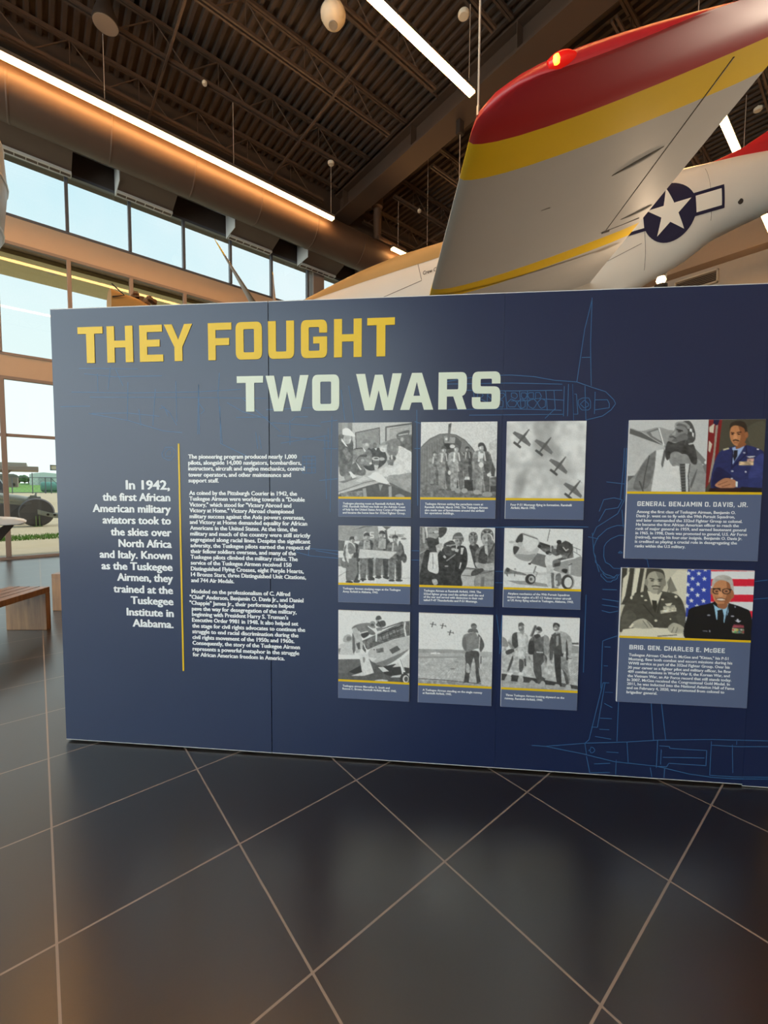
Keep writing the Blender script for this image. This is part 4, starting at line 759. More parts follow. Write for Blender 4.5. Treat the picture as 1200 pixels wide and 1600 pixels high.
def face(A, x, y, w, h, c, turn=0, cap=None, lit=-1):
    A.E(x,y,w,h,c,0,.12); A.S([(x+.15*w*lit*-1,y-h*.8),(x-lit*w*.98,y-h*.4),(x-lit*w*.9,y+h*.5),(x-lit*w*.2,y+h*.98),(x-lit*w*.25,y)],c*.72,.15)
    t = turn*w
    for s in (-1,1):
        A.L([(x+t+s*w*.18,y-h*.2),(x+t+s*w*.58,y-h*.24)],h*.08,c*.45); A.E(x+t+s*w*.38,y-h*.07,w*.17,h*.07,c*.42)
    A.S([(x+t-w*.06,y-h*.1),(x+t+w*.06,y-h*.1),(x+t+w*.2,y+h*.28),(x+t-w*.2,y+h*.28)],c*1.14); A.L([(x+t-w*.2,y+h*.3),(x+t+w*.2,y+h*.3)],h*.06,c*.55)
    A.L([(x+t-w*.34,y+h*.56),(x+t,y+h*.53),(x+t+w*.34,y+h*.56)],h*.09,c*.5); A.E(x+t,y+h*.68,w*.26,h*.05,c*1.12)

def helmet(A, x, y, w, h, c=92):
    A.S([(x-w*1.1,y+h*.5),(x-w*1.15,y-h*.5),(x-w*.6,y-h*1.2),(x+w*.6,y-h*1.2),(x+w*1.15,y-h*.5),(x+w*1.1,y+h*.5),(x+w*.85,y-h*.3),(x,y-h*.62),(x-w*.85,y-h*.3)],c,.2)
    A.S([(x-w*.9,y-h*.75),(x,y-h*1.0),(x+w*.9,y-h*.75),(x+w*.7,y-h*.55),(x,y-h*.75),(x-w*.7,y-h*.55)],170,.15); A.E(x-w*.4,y-h*.8,w*.3,h*.15,70); A.E(x+w*.4,y-h*.8,w*.3,h*.15,70)

def art_group():
    A = Art([(70,65),(1112,85),(1088,895),(62,870)],130,101,206,5)
    A.P([(620,640),(850,650),(850,900),(620,890)],176,.08); A.P([(620,620),(850,640),(850,660),(620,650)],120); A.L([(720,630),(840,650)],8,70); A.L([(650,735),(780,745)],10,100)
    A.S([(70,65),(140,75),(180,300),(200,420),(160,640),(140,870),(60,870),(60,400)],112,.35); A.L([(120,80),(130,280)],30,170); A.L([(70,440),(180,380)],10,160)
    A.P([(180,75),(440,80),(430,150),(330,220),(350,360),(380,440),(330,460),(220,440),(180,320)],70,.3)
    A.S([(185,80),(330,80),(350,160),(300,230),(200,240),(180,150)],150,.2); A.S([(180,220),(300,240),(330,300),(260,360),(190,330)],60,.3); A.E(300,150,50,14,60); A.E(210,240,60,20,70); A.E(300,140,36,22,184); A.S([(340,90),(440,80),(430,160),(350,220)],66,.25)
    A.P([(210,420),(330,420),(320,640),(290,680),(180,640)],206,.1); A.L([(255,430),(258,640)],10,120)
    A.S([(150,400),(215,420),(180,640),(250,700),(330,690),(320,420),(380,440),(420,640),(400,870),(70,870),(90,640)],58,.4)
    A.P([(210,430),(320,430),(310,640),(180,640)],204,.1); A.L([(252,440),(256,640)],9,120); A.P([(290,330),(370,290),(390,340),(320,450)],180,.2)
    A.S([(360,440),(430,340),(560,400),(600,330),(700,350),(730,480),(710,620),(640,740),(640,890),(370,880),(340,700)],56,.4)
    A.S([(400,330),(430,290),(520,260),(570,320),(560,420),(480,470),(410,420)],80,.4); A.E(490,325,40,24,60); A.E(545,330,26,22,60); A.L([(440,330),(580,315)],12,186); A.E(490,330,22,14,150); A.E(535,380,30,18,170); A.L([(400,470),(420,490)],30,190); A.L([(440,540),(560,450)],14,150)
    face(A,606,272,50,66,148,.1); A.S([(520,250),(550,170),(630,150),(675,220),(670,280),(640,230),(545,240)],98,.2); A.L([(545,215),(660,210)],18,150)
    A.P([(640,360),(680,360),(660,450),(635,450)],190); A.P([(560,370),(610,380),(600,420),(560,410)],190); A.L([(640,560),(620,640)],16,200); A.E(440,612,26,10,160); A.L([(560,560),(540,700)],6,84)
    A.S([(760,320),(880,330),(900,560),(840,640),(780,440)],72,.35)
    face(A,805,255,52,76,142,.12); helmet(A,808,235,52,72,100)
    A.S([(840,420),(960,320),(1100,300),(1090,900),(830,890),(850,640)],118,.35); A.S([(900,400),(980,330),(990,560),(880,560)],70,.35)
    face(A,990,245,68,90,168,0); helmet(A,1000,215,74,90,96)
    A.P([(960,330),(1000,330),(1010,470),(970,430)],182); A.L([(1100,300),(1020,470)],22,70)
    A.S([(840,560),(960,580),(1090,570),(1090,660),(940,660),(850,620)],176,.15); A.S([(780,700),(820,660),(930,640),(940,680),(830,740),(780,740)],72,.25); A.E(920,605,50,26,160)
    A.P([(830,740),(1090,680),(1090,900),(830,890)],148,.15); A.P([(920,760),(960,760),(950,890),(900,890)],112)
    A.S([(240,800),(300,790),(320,850),(270,870)],170,.2)
    A.grain(.06); return A.done()

def art_engine():
    A = Art([(88,82),(1132,105),(1098,905),(62,872)],130,102,212,6)
    A.P([(62,700),(1110,720),(1100,910),(60,880)],206,.04); A.P([(110,780),(420,790),(640,830),(660,870),(260,830)],146,.06); A.P([(62,670),(1110,680),(1110,720),(62,705)],190)
    A.L([(690,105),(655,260)],8,80)
    A.S([(200,440),(205,300),(260,190),(320,150),(420,170),(520,220),(560,300),(520,420),(420,520),(300,500)],186,.05)
    A.S([(340,190),(460,210),(530,260),(520,340),(400,400),(330,300)],206,.03); A.S([(220,440),(280,500),(420,525),(500,430),(400,440),(290,430)],150,.05)
    A.S([(235,270),(270,190),(325,160),(322,270)],66,.1); A.S([(205,330),(280,345),(230,430),(205,420)],66,.1); A.L([(150,275),(320,310)],22,200); A.E(180,270,40,16,180); A.E(290,300,34,30,176); A.L([(320,160),(520,230)],14,110)
    A.P([(555,270),(700,320),(860,320),(990,300),(1000,480),(820,520),(600,400),(520,330)],98,.45); A.P([(560,280),(690,320),(690,345),(560,310)],60); A.E(550,330,22,22,50); A.L([(700,310),(700,400)],10,210); A.P([(730,320),(840,300),(820,370),(740,360)],190,.2); A.P([(510,430),(600,440),(580,470),(520,460)],50)
    A.P([(420,550),(520,420),(640,450),(720,480),(830,520),(820,590),(740,610),(620,610)],112,.08)
    A.S([(740,620),(840,540),(1000,500),(1110,480),(1110,720),(960,710),(760,660)],150,.06); A.P([(740,560),(830,540),(820,590),(745,605)],70); A.S([(840,660),(860,630),(920,640),(900,690)],60,.2)
    A.L([(990,340),(1090,380)],7,100); A.L([(1000,400),(1095,460)],7,110); A.L([(1040,350),(1045,420)],6,120)
    A.S([(790,300),(840,290),(900,260),(980,310),(990,390),(900,420),(820,380),(770,400)],70,.3); A.E(810,275,34,28,54); A.L([(860,340),(900,390),(930,370)],14,190); A.P([(820,420),(880,450),(930,490),(850,500)],120,.4); A.L([(980,390),(930,470)],16,70)
    A.S([(640,440),(710,430),(770,460),(830,440),(840,480),(730,520),(715,590),(640,600),(620,520)],204,.06); A.E(665,415,36,26,58); A.E(690,435,22,16,150)
    A.P([(635,590),(720,580),(735,680),(740,880),(705,880),(690,660),(695,860),(655,860),(645,700)],190,.08); A.P([(700,680),(740,680),(742,885),(706,885)],110,.2)
    A.L([(500,590),(470,680)],16,110); A.L([(480,660),(520,680),(490,740)],12,150); A.E(425,765,70,68,58); A.E(440,765,40,44,176); A.E(432,765,18,22,90); A.L([(480,800),(500,830)],8,120)
    A.L([(950,560),(945,690)],26,190); A.L([(980,560),(940,580)],14,90); A.E(920,805,88,100,70); A.E(925,805,84,94,150); A.E(915,805,76,92,66); A.E(925,810,52,70,206)
    A.S([(760,720),(820,690),(840,800),(800,860),(760,830)],110,.35); A.E(770,810,18,30,186); A.E(770,880,30,16,150)
    A.S([(80,690),(110,610),(180,640),(240,660),(290,670),(370,700),(360,715),(200,690)],120,.2); A.E(125,640,24,28,70); A.L([(110,690),(120,720)],14,90); A.L([(215,690),(215,720)],12,100); A.E(222,630,16,12,150)
    A.P([(400,550),(440,545),(430,575),(400,570)],66); A.grain(.04); return A.done()

def art_cowling():
    A = Art([(68,65),(1123,100),(1110,1140),(62,1092)],130,127,214,7)
    A.S([(65,600),(140,560),(280,520),(300,740),(65,730)],192,.04); A.S([(140,530),(160,450),(230,430),(280,470),(280,530),(200,540)],168,.1); A.S([(195,520),(200,460),(250,460),(260,510)],120,.1); A.P([(65,640),(105,630),(80,720)],120)
    A.P([(65,790),(560,790),(800,900),(1110,900),(1110,1150),(62,1110)],92,.15); A.P([(65,800),(400,790),(420,1000),(220,990),(65,1000)],104,.12); A.P([(220,980),(400,880),(420,1000),(300,1010)],58)
    A.P([(720,900),(900,860),(1110,920),(1110,1000),(820,1040),(740,1010)],64,.1); A.P([(650,910),(730,905),(810,970),(720,980)],200); A.P([(860,1040),(1110,1000),(1110,1060),(830,1060)],196); A.S([(600,1110),(700,1090),(800,1110),(700,1140)],190); A.P([(860,910),(1110,700),(1110,920),(980,900)],196)
    A.S([(500,720),(560,620),(700,560),(900,500),(1120,460),(1110,640),(980,730),(760,850),(620,850),(540,810)],182,.06); A.S([(620,850),(760,800),(980,700),(1100,640),(960,770),(760,890),(650,880)],124,.08)
    A.P([(815,650),(930,590),(980,650),(860,715)],92); A.P([(620,640),(730,620),(735,685),(630,700)],112,.3); A.E(595,650,10,10,70)
    A.P([(420,520),(620,430),(760,360),(1030,235),(1115,225),(1115,440),(900,490),(700,560),(500,650),(440,600)],104,.4); A.L([(650,440),(1010,290)],14,60); A.L([(680,480),(1020,340)],14,150); A.L([(700,520),(1060,410)],10,66); A.L([(640,370),(1010,240)],14,66)
    for i in range(6): A.L([(700+i*52,430-i*20),(716+i*52,500-i*18)],12,70+20*(i%2))
    A.L([(625,530),(628,370),(680,325),(770,310)],20,222); A.P([(1035,240),(1060,240),(1050,330),(1070,450),(1045,450),(1025,330)],206); A.P([(620,330),(700,320),(740,330),(700,370),(640,370)],130)
    A.S([(270,350),(300,300),(400,265),(520,255),(600,290),(610,330),(560,330),(500,300),(560,400),(610,400),(570,430),(500,400),(400,420),(380,380)],124,.15)
    A.P([(275,340),(330,320),(400,430),(420,520),(440,600),(400,640),(380,690),(330,700),(300,560)],176,.1); A.P([(275,400),(310,480),(320,660),(290,720),(275,640)],104); A.P([(330,560),(385,540),(390,640),(360,650)],88); A.S([(480,300),(600,390),(600,430),(520,420),(470,340)],112,.15)
    A.E(575,262,40,34,142); A.E(570,285,26,22,90); A.S([(400,420),(480,390),(520,430),(440,480)],66); A.L([(390,410),(500,380)],14,210); A.P([(430,540),(480,600),(470,700),(420,640)],90,.3); A.L([(440,560),(470,640)],16,205)
    A.E(662,215,40,50,170); A.S([(622,210),(630,160),(680,150),(700,200)],88); A.E(690,225,22,22,206); A.S([(620,290),(660,240),(740,220),(765,290),(700,320)],88,.25); A.L([(650,230),(690,300)],16,66)
    A.P([(65,725),(380,735),(540,790),(440,790),(65,795)],222); A.P([(360,720),(500,720),(540,850),(590,995),(440,1040),(410,960),(390,820)],206,.06); A.S([(430,760),(460,780),(450,840),(430,830)],140); A.P([(250,1040),(430,980),(450,1040)],196); A.P([(500,760),(640,780),(560,830)],206)
    A.P([(930,785),(985,780),(1050,980),(1010,985)],224); A.L([(975,790),(1035,960)],8,120); A.L([(990,900),(1030,1110)],20,216); A.E(1040,1080,70,80,70); A.E(1055,1085,44,56,206); A.E(1060,1085,28,40,84)
    A.grain(.05); return A.done()

def art_runway():
    A = Art([(75,75),(1145,112),(1115,1135),(65,1085)],130,125,212,8)
    A.P([(65,600),(480,600),(1120,640),(1120,720),(65,720)],172,.06); A.P([(65,595),(560,605),(900,620),(900,660),(65,650)],152,.08); A.P([(65,690),(1120,700),(1120,1150),(65,1100)],178,.14)
    A.P([(65,700),(700,700),(700,725),(65,730)],150); A.P([(245,650),(330,640),(330,668),(250,672)],226); A.E(360,660,26,12,206)
    for i in range(16): A.L([(700,690),(90+i*62,1090)],5,150+16*(i%2))
    for y in (780,830,890,960,1020): A.L([(70,y),(690,y+20)],4,160)
    A.L([(70,1018),(420,1040),(960,1090)],10,70); A.E(560,880,40,8,110); A.E(620,782,26,6,120); A.P([(65,1030),(900,1090),(1120,1130),(65,1100)],150,.3)
    for x,y,s in ((275,245,1),(418,265,1),(525,362,1.0)):
        A.L([(x-38*s,y-10),(x+46*s,y+4)],9,80); A.L([(x+8,y-36),(x-10,y+34)],15,84); A.L([(x+42,y-10),(x+48,y+14)],8,84)
    A.S([(750,640),(920,630),(930,760),(880,800),(860,720),(820,840),(800,960),(740,950),(745,800)],82,.2); A.S([(860,690),(925,690),(940,960),(890,970),(880,800)],84,.2)
    A.S([(760,800),(800,840),(800,930),(750,920)],170,.2); A.S([(930,860),(965,960),(940,980)],170); A.P([(735,940),(800,945),(790,1070),(715,1080)],74,.15); A.P([(890,965),(940,970),(960,1070),(900,1085)],80,.15)
    A.S([(720,400),(790,370),(900,360),(960,420),(1000,500),(1010,560),(960,640),(920,590),(760,635),(700,560),(695,480)],128,.12); A.S([(920,380),(970,430),(1010,540),(960,640),(935,560),(945,450)],90,.2); A.L([(950,420),(935,600)],10,205)
    A.S([(700,480),(740,420),(760,600),(720,590)],108); A.L([(870,610),(900,600)],16,215); A.S([(780,360),(800,310),(900,310),(925,370),(860,355)],100,.2); A.P([(890,360),(930,365),(920,420)],205)
    A.E(865,272,42,42,122,0,.15); A.S([(825,280),(830,240),(870,228),(905,260),(860,262)],92)
    A.L([(965,700),(960,800)],14,84); A.grain(.05); return A.done()

def art_skyward():
    A = Art([(88,55),(1115,97),(1080,1060),(64,1018)],130,122,214,9)
    A.S([(75,350),(110,350),(150,400),(160,470),(75,470)],140); A.P([(75,470),(140,470),(120,720),(75,720)],180,.3); A.P([(1005,420),(1095,420),(1095,445),(1005,445)],96); A.P([(990,450),(1095,470),(1095,560),(1000,560)],150)
    A.P([(75,560),(1095,560),(1080,1070),(62,1030)],180,.18); A.P([(66,830),(300,860),(560,900),(1080,990),(1080,1040),(800,990),(62,920)],70,.2); A.P([(64,930),(560,960),(1070,1040),(1070,1070),(64,1030)],158,.2)
    for i in range(7): A.L([(1090,720+i*30),(820,960+i*20)],5,150)
    A.S([(205,600),(290,480),(400,480),(400,560),(370,830),(300,830),(310,640),(240,680),(230,800),(150,800)],176,.25); A.S([(215,600),(230,640),(180,780),(150,790)],84); A.S([(310,640),(370,680),(350,800),(310,790)],90,.2); A.L([(385,600),(390,720)],26,84)
    A.P([(290,490),(390,480),(390,630),(300,630)],192,.2)
    A.S([(160,400),(230,300),(300,280),(400,300),(430,370),(420,560),(390,500),(300,480),(220,510),(170,460)],176,.2); A.S([(220,310),(290,290),(300,450),(240,500),(215,430)],78,.2); A.S([(130,530),(220,500),(240,540),(150,580)],76); A.L([(165,410),(240,500)],26,130); A.P([(280,290),(390,300),(400,470),(300,480)],200,.12)
    A.E(338,225,38,50,120,0,.15); A.S([(300,210),(305,160),(350,150),(380,190),(345,185)],92); A.E(325,215,20,16,180); A.P([(310,260),(380,260),(360,320)],150)
    A.P([(150,820),(230,820),(200,860),(150,850)],216); A.P([(305,820),(365,820),(350,855),(310,850)],216); A.S([(110,940),(150,850),(200,870),(190,930)],168,.1); A.S([(290,940),(310,860),(355,870),(360,940)],168,.1)
    A.P([(490,560),(660,560),(680,640),(650,760),(660,900),(600,960),(560,970),(500,800)],86,.2); A.P([(600,720),(660,640),(660,900),(610,870)],170,.2); A.S([(440,960),(480,920),(530,960),(480,975)],168); A.S([(570,1000),(610,930),(650,950),(640,1000)],168)
    A.S([(440,400),(520,320),(620,310),(710,370),(700,560),(620,560),(500,560),(430,560)],100,.25); A.S([(640,330),(710,370),(690,570),(640,560)],150,.2); A.S([(440,420),(500,400),(510,560),(430,560)],66,.2); A.L([(500,350),(500,540)],6,66); A.L([(540,545),(620,550)],14,200); A.P([(570,320),(640,280),(640,330),(600,345)],196,.15); A.P([(500,320),(560,300),(600,330),(540,370)],70)
    A.L([(470,340),(525,205)],40,130); A.L([(480,330),(525,205)],14,70); A.E(570,250,42,48,132,0,.1); A.S([(535,235),(560,205),(605,225),(610,270)],90); A.L([(540,240),(575,240)],20,50); A.E(550,270,18,20,186); A.L([(440,600),(450,640)],20,120); A.L([(640,590),(645,650)],26,120)
    A.P([(760,440),(870,440),(900,560),(860,700),(870,1000),(810,1000),(780,760)],66,.2); A.P([(860,600),(940,620),(960,780),(980,960),(930,970),(900,820),(865,760)],140,.25); A.P([(880,760),(940,850),(970,960),(930,980)],84,.2)
    A.S([(710,640),(720,380),(770,300),(860,270),(940,300),(1000,380),(1000,560),(940,620),(930,540),(880,560),(860,430),(760,440),(750,640)],164,.15); A.S([(710,640),(720,380),(760,340),(770,440),(750,640)],84,.2); A.S([(940,380),(960,620),(930,640),(925,460)],76,.2); A.P([(770,320),(850,290),(870,440),(860,580),(765,580)],84,.2); A.P([(800,330),(830,330),(830,450),(800,470)],150)
    A.P([(735,320),(790,280),(800,320),(750,350)],90); A.E(800,220,42,52,136,0,.12); A.S([(758,215),(765,165),(800,155),(845,180),(840,215),(800,180)],66); A.E(790,235,20,16,190); A.L([(785,250),(815,248)],6,70)
    A.L([(725,650),(740,690)],22,150); A.L([(950,600),(1010,610)],26,170); A.L([(960,630),(1000,630)],8,66)
    A.S([(770,1010),(790,970),(840,980),(840,1020)],168); A.S([(920,1040),(930,980),(980,980),(990,1050)],172); A.grain(.05); return A.done()

def art_goggles_pair():
    A = Art([(43,38),(1172,35),(1132,638),(15,628)],200,112,186,10)
    K = lambda *p: [(x,y) for x,y in p]
    A.P(K((43,38),(697,38),(665,640),(15,628)),190); A.S(K((40,110),(140,130),(280,100),(360,120),(420,140),(420,260),(40,240)),150,.06); A.P(K((40,110),(140,135),(320,240),(330,260),(330,480),(20,480),(30,160)),182,.05)
    A.P(K((45,110),(140,140),(320,250),(40,150)),92); A.P(K((180,140),(285,105),(325,245),(215,180)),112); A.P(K((215,140),(280,120),(305,215),(230,170)),168); A.L(K((285,105),(325,245)),10,222); A.P(K((20,500),(90,495),(30,600),(18,620)),96); A.P(K((580,270),(670,370),(680,420),(600,380)),120); A.E(670,390,12,14,205); A.P(K((630,420),(680,400),(670,600)),112)
    A.S(K((20,630),(100,470),(210,320),(320,290),(460,290),(560,330),(640,420),(665,630)),140,.12)                      # flying jacket
    A.S(K((70,600),(130,430),(220,320),(265,300),(240,460),(180,600)),112,.15); A.L(K((205,330),(165,500),(150,600)),10,80); A.L(K((120,540),(150,625)),12,80)
    A.P(K((262,290),(330,280),(380,400),(450,420),(470,632),(215,630),(250,420)),206,.03); A.P(K((300,400),(330,270),(340,330),(310,440)),120)
    A.P(K((455,400),(500,400),(510,630),(470,632)),72); A.P(K((500,400),(545,400),(520,630),(505,630)),196); A.L(K((540,400),(525,500),(530,630)),8,66); A.S(K((545,400),(620,370),(665,500),(660,625),(540,620)),142,.12); A.S(K((545,560),(600,440),(580,520),(548,600)),96)
    for i in range(9): A.L([(460,420+i*24),(500,418+i*24)],5,120)
    A.S(K((335,290),(360,215),(420,230),(520,190),(580,260),(600,390),(560,400),(520,330),(470,320),(400,330),(350,370)),66,.35); A.S(K((380,320),(430,300),(480,330),(470,390),(410,420),(385,400)),140,.15); A.L(K((330,290),(312,420)),12,90)
    A.S(K((360,200),(370,170),(410,130),(430,85),(490,80),(530,130),(520,190),(450,215),(380,220)),128,.08); A.S(K((430,180),(500,150),(515,190),(450,220),(390,215)),104,.1); A.L(K((372,182),(400,178),(425,190)),7,60); A.L(K((430,118),(480,130)),11,52); A.E(455,135,16,7,60); A.S(K((400,150),(425,130),(420,165),(392,160)),158); A.S(K((365,175),(385,168),(420,178),(390,172)),76)
    A.S(K((470,60),(540,50),(580,120),(585,200),(540,240),(515,190),(525,130),(490,90)),78,.2); A.S(K((415,95),(430,60),(490,55),(540,90),(530,115),(480,85),(430,100)),150,.15); A.S(K((430,90),(450,68),(500,80),(520,105),(480,92)),100); A.P(K((540,110),(558,115),(560,140),(540,135)),222); A.P(K((560,140),(575,150),(572,185),(560,170)),215); A.L(K((520,160),(500,240)),12,84); A.L(K((530,240),(580,230)),12,190); A.E(510,185,16,20,110)
    A.P(K((697,38),(1172,35),(1132,638),(665,636)),(74,70,60)); A.S(K((1000,120),(1160,60),(1150,300),(1050,260)),(84,80,68))
    A.P(K((700,38),(810,38),(770,330),(700,560),(668,600),(690,200)),(122,40,42)); A.P(K((702,100),(745,70),(735,150),(700,140)),(200,188,170)); A.P(K((700,210),(725,240),(705,310),(690,290)),(196,184,168)); A.P(K((740,38),(790,38),(770,90),(735,70)),(36,38,66)); A.P(K((755,90),(775,80),(735,440),(700,550),(690,560),(735,300)),(150,140,128)); A.P(K((770,120),(800,60),(775,330),(745,430)),(120,30,36)); A.L(K((700,60),(670,600)),8,(104,30,34))
    A.S(K((710,590),(720,470),(780,310),(900,260),(1010,250),(1130,290),(1150,340),(1140,520),(1130,630),(720,640)),(44,50,92),.12)
    A.P(K((890,270),(1000,240),(960,310),(890,410)),(150,168,206)); A.P(K((905,290),(935,290),(930,340),(905,385),(895,340)),(24,26,44)); A.L(K((1000,250),(1010,320),(880,440)),10,(30,34,66)); A.L(K((895,290),(885,430)),8,(28,32,62)); A.L(K((815,288),(858,276)),12,(190,180,150))
    A.S(K((1020,520),(1080,360),(1150,330),(1140,540),(1110,600)),(56,64,116),.12); A.S(K((720,560),(760,430),(850,470),(880,520),(760,600)),(34,38,72),.12); A.S(K((920,545),(1060,520),(1130,520),(1130,600),(930,600)),(48,56,104),.1)
    A.E(940,160,70,100,(182,124,84)); A.S(K((940,70),(1000,100),(1010,180),(970,262),(930,268),(960,180)),(140,88,58)); A.S(K((868,130),(880,70),(940,50),(1000,70),(1016,150),(1000,160),(985,110),(920,88),(880,105)),(52,44,38),.15); A.E(1008,165,14,26,(150,96,64))
    A.L(K((878,146),(905,150)),9,(60,36,26)); A.L(K((928,148),(962,142)),9,(60,36,26)); A.E(892,160,11,5,(50,30,24)); A.E(945,160,13,5,(50,30,24)); A.S(K((905,160),(922,160),(930,195),(900,197)),(200,140,98)); A.L(K((895,214),(915,206),(942,214)),11,(70,46,36)); A.L(K((900,230),(938,230)),5,(110,60,48)); A.S(K((920,262),(990,230),(1000,250),(930,280)),(136,86,58))
    A.S(K((745,580),(800,530),(850,518),(915,540),(920,590),(830,605)),(176,122,92),.1); A.L(K((770,575),(850,545)),5,(120,76,56)); A.L(K((800,590),(870,570)),5,(120,76,56)); A.P(K((915,545),(932,545),(930,592),(915,590)),(206,212,224))
    A.P(K((700,600),(960,600),(960,636),(690,634)),(52,28,32),.2); A.P(K((960,590),(1130,600),(1130,640),(950,636)),(34,26,40))
    A.P(K((1005,342),(1080,338),(1060,350),(1030,352)),(206,206,206)); A.P(K((1012,360),(1068,358),(1066,380),(1010,384)),(190,150,140),.5); A.P(K((945,385),(1065,380),(1062,414),(942,414)),(176,150,120),.6); A.E(888,462,10,6,(190,190,200)); A.E(998,468,8,7,(190,190,200)); A.E(884,522,9,6,(190,190,200)); A.E(988,312,10,6,(170,170,190)); A.E(1100,284,10,6,(190,190,200))
    return A.done()

def art_glasses_pair():
    A = Art([(85,30),(1160,60),(1112,622),(57,582)],200,114,200,11)
    K = lambda *p: [(x,y) for x,y in p]; s = lambda v: (v,v*.97,v*.88)
    A.P(K((85,30),(617,45),(585,602),(57,582)),s(190))
    for a,b,c,d in ((85,130,70,110),(150,190,100,150),(235,270,165,215),(290,330,240,270)): A.P(K((a,30),(b,35),(d,330),(c,330)),s(70),.1)
    A.P(K((95,120),(150,60),(110,260),(75,330)),s(206)); A.P(K((200,40),(235,40),(200,230),(160,260)),s(212)); A.P(K((480,110),(540,50),(617,60),(600,300),(560,300)),s(206)); A.P(K((450,150),(480,110),(530,220),(470,240)),s(128)); A.L(K((480,110),(455,230)),8,s(110))
    A.S(K((58,540),(90,370),(160,270),(300,215),(420,225),(540,260),(590,370),(590,520),(420,520),(150,540)),s(78),.14)
    A.P(K((290,220),(410,230),(370,330),(350,400),(320,320)),s(206)); A.P(K((325,295),(365,300),(368,345),(350,400),(330,350)),s(56)); A.L(K((255,330),(340,430)),8,s(58)); A.L(K((400,260),(370,400)),8,s(58)); A.S(K((70,520),(100,400),(160,380),(200,440),(150,480),(140,540)),s(92),.12); A.S(K((520,420),(580,400),(590,500),(560,520)),s(90),.1)
    A.E(355,150,72,95,s(166)); A.S(K((360,60),(425,90),(430,170),(400,230),(370,246),(390,150)),s(130)); A.S(K((285,120),(295,60),(350,36),(420,55),(436,130),(415,80),(350,62),(300,85)),s(70),.15); A.E(283,150,14,28,s(140)); A.E(430,155,12,28,s(130))
    A.L(K((310,120),(345,126)),8,s(60)); A.L(K((375,128),(410,126)),8,s(60)); A.E(330,138,14,6,s(64)); A.E(392,140,14,6,s(64)); A.S(K((350,140),(368,140),(376,172),(342,172)),s(188)); A.L(K((325,184),(358,178),(392,186)),9,s(64)); A.L(K((335,204),(380,206)),7,s(96))
    A.P(K((392,380),(520,355),(522,385),(395,405)),s(190),.4); A.P(K((415,345),(510,335),(515,360),(418,372)),s(170),.5); A.P(K((430,325),(490,318),(475,340),(445,342)),s(206)); A.E(355,460,12,10,s(206)); A.E(472,448,6,6,s(206)); A.E(246,262,10,8,s(206)); A.E(276,296,12,7,s(206)); A.E(412,290,12,7,s(200)); A.E(160,275,10,14,s(206)); A.E(520,268,12,10,s(206))
    A.P(K((60,590),(90,530),(240,512),(420,520),(560,560),(585,602)),s(210)); A.S(K((150,500),(190,460),(260,445),(320,490),(330,520),(250,525),(170,515)),s(172),.08); A.L(K((250,460),(290,515)),6,s(112)); A.L(K((285,465),(318,512)),6,s(112)); A.S(K((450,520),(490,480),(540,490),(580,520),(560,560),(480,560)),s(172),.08); A.L(K((500,510),(480,555)),6,s(112)); A.L(K((530,515),(512,560)),6,s(112)); A.P(K((135,515),(165,480),(180,490),(155,520)),s(212)); A.L(K((365,586),(520,575)),6,s(60))
    A.P(K((617,45),(1160,60),(1112,622),(585,602)),(214,214,220))
    for y in (126,252,382,508): A.P(K((800,y),(1155,y+2),(1150,y+60),(800,y+58)),(206,44,62))
    A.P(K((800,40),(1160,40),(1160,64),(800,64)),(206,44,62)); A.P(K((790,200),(830,200),(830,310),(785,310)),(206,44,62))
    A.P(K((617,45),(806,50),(795,430),(595,430)),(58,74,160))
    def star(x,y,r):
        A.P([(x+(r if i%2==0 else r*.42)*math.sin(i*math.pi/5), y-(r if i%2==0 else r*.42)*math.cos(i*math.pi/5)) for i in range(10)],(216,220,232))
    for x,y in ((708,82),(656,122),(752,124),(700,167),(650,211),(745,214),(694,256),(643,300),(740,303),(688,345),(625,80),(618,170),(612,255),(606,345),(660,45),(760,50)): star(x,y,22)
    A.S(K((588,602),(610,420),(640,360),(800,320),(850,300),(940,320),(1060,360),(1115,410),(1118,622),(840,615)),(24,26,36),.12)
    A.P(K((818,330),(860,360),(880,360),(940,325),(938,390),(900,480),(835,450)),(152,190,216)); A.P(K((850,380),(890,370),(900,420),(895,520),(840,500),(850,430)),(16,18,26)); A.L(K((820,340),(838,460)),6,(14,16,24)); A.L(K((940,335),(905,480)),6,(14,16,24))
    A.E(893,225,84,120,(188,130,92)); A.S(K((930,120),(975,200),(960,290),(900,350),(930,240)),(150,96,66)); A.S(K((812,200),(815,140),(860,100),(930,98),(975,130),(985,220),(965,215),(950,160),(890,135),(840,155)),(176,170,164),.12); A.E(972,250,14,34,(160,104,74)); A.E(806,225,10,26,(170,112,80))
    A.L(K((815,205),(875,205)),10,(26,20,20)); A.L(K((895,212),(965,212)),10,(26,20,20)); 
    for cx in (848,925): A.E(cx,226,34,24,(30,24,24)); A.E(cx,226,27,18,(176,122,90)); A.E(cx,226,12,6,(60,40,34))
    A.S(K((866,230),(886,230),(896,266),(860,266)),(206,148,108)); A.S(K((846,290),(880,284),(915,292),(880,300)),(216,200,186)); A.L(K((842,286),(880,280),(920,290)),6,(110,66,52)); A.L(K((850,304),(912,306)),5,(120,72,58)); A.L(K((836,270),(842,300)),5,(140,92,68)); A.L(K((925,272),(922,304)),5,(130,84,62)); A.S(K((850,330),(930,330),(915,365),(868,362)),(150,98,70))
    A.P(K((985,460),(1040,462),(1015,478)),(190,190,200)); A.E(1010,455,9,7,(180,180,190)); A.P(K((978,492),(1056,496),(1060,520),(965,516)),(160,80,90),.6); A.P(K((965,520),(1058,524),(1056,566),(962,560)),(150,150,120),.7)
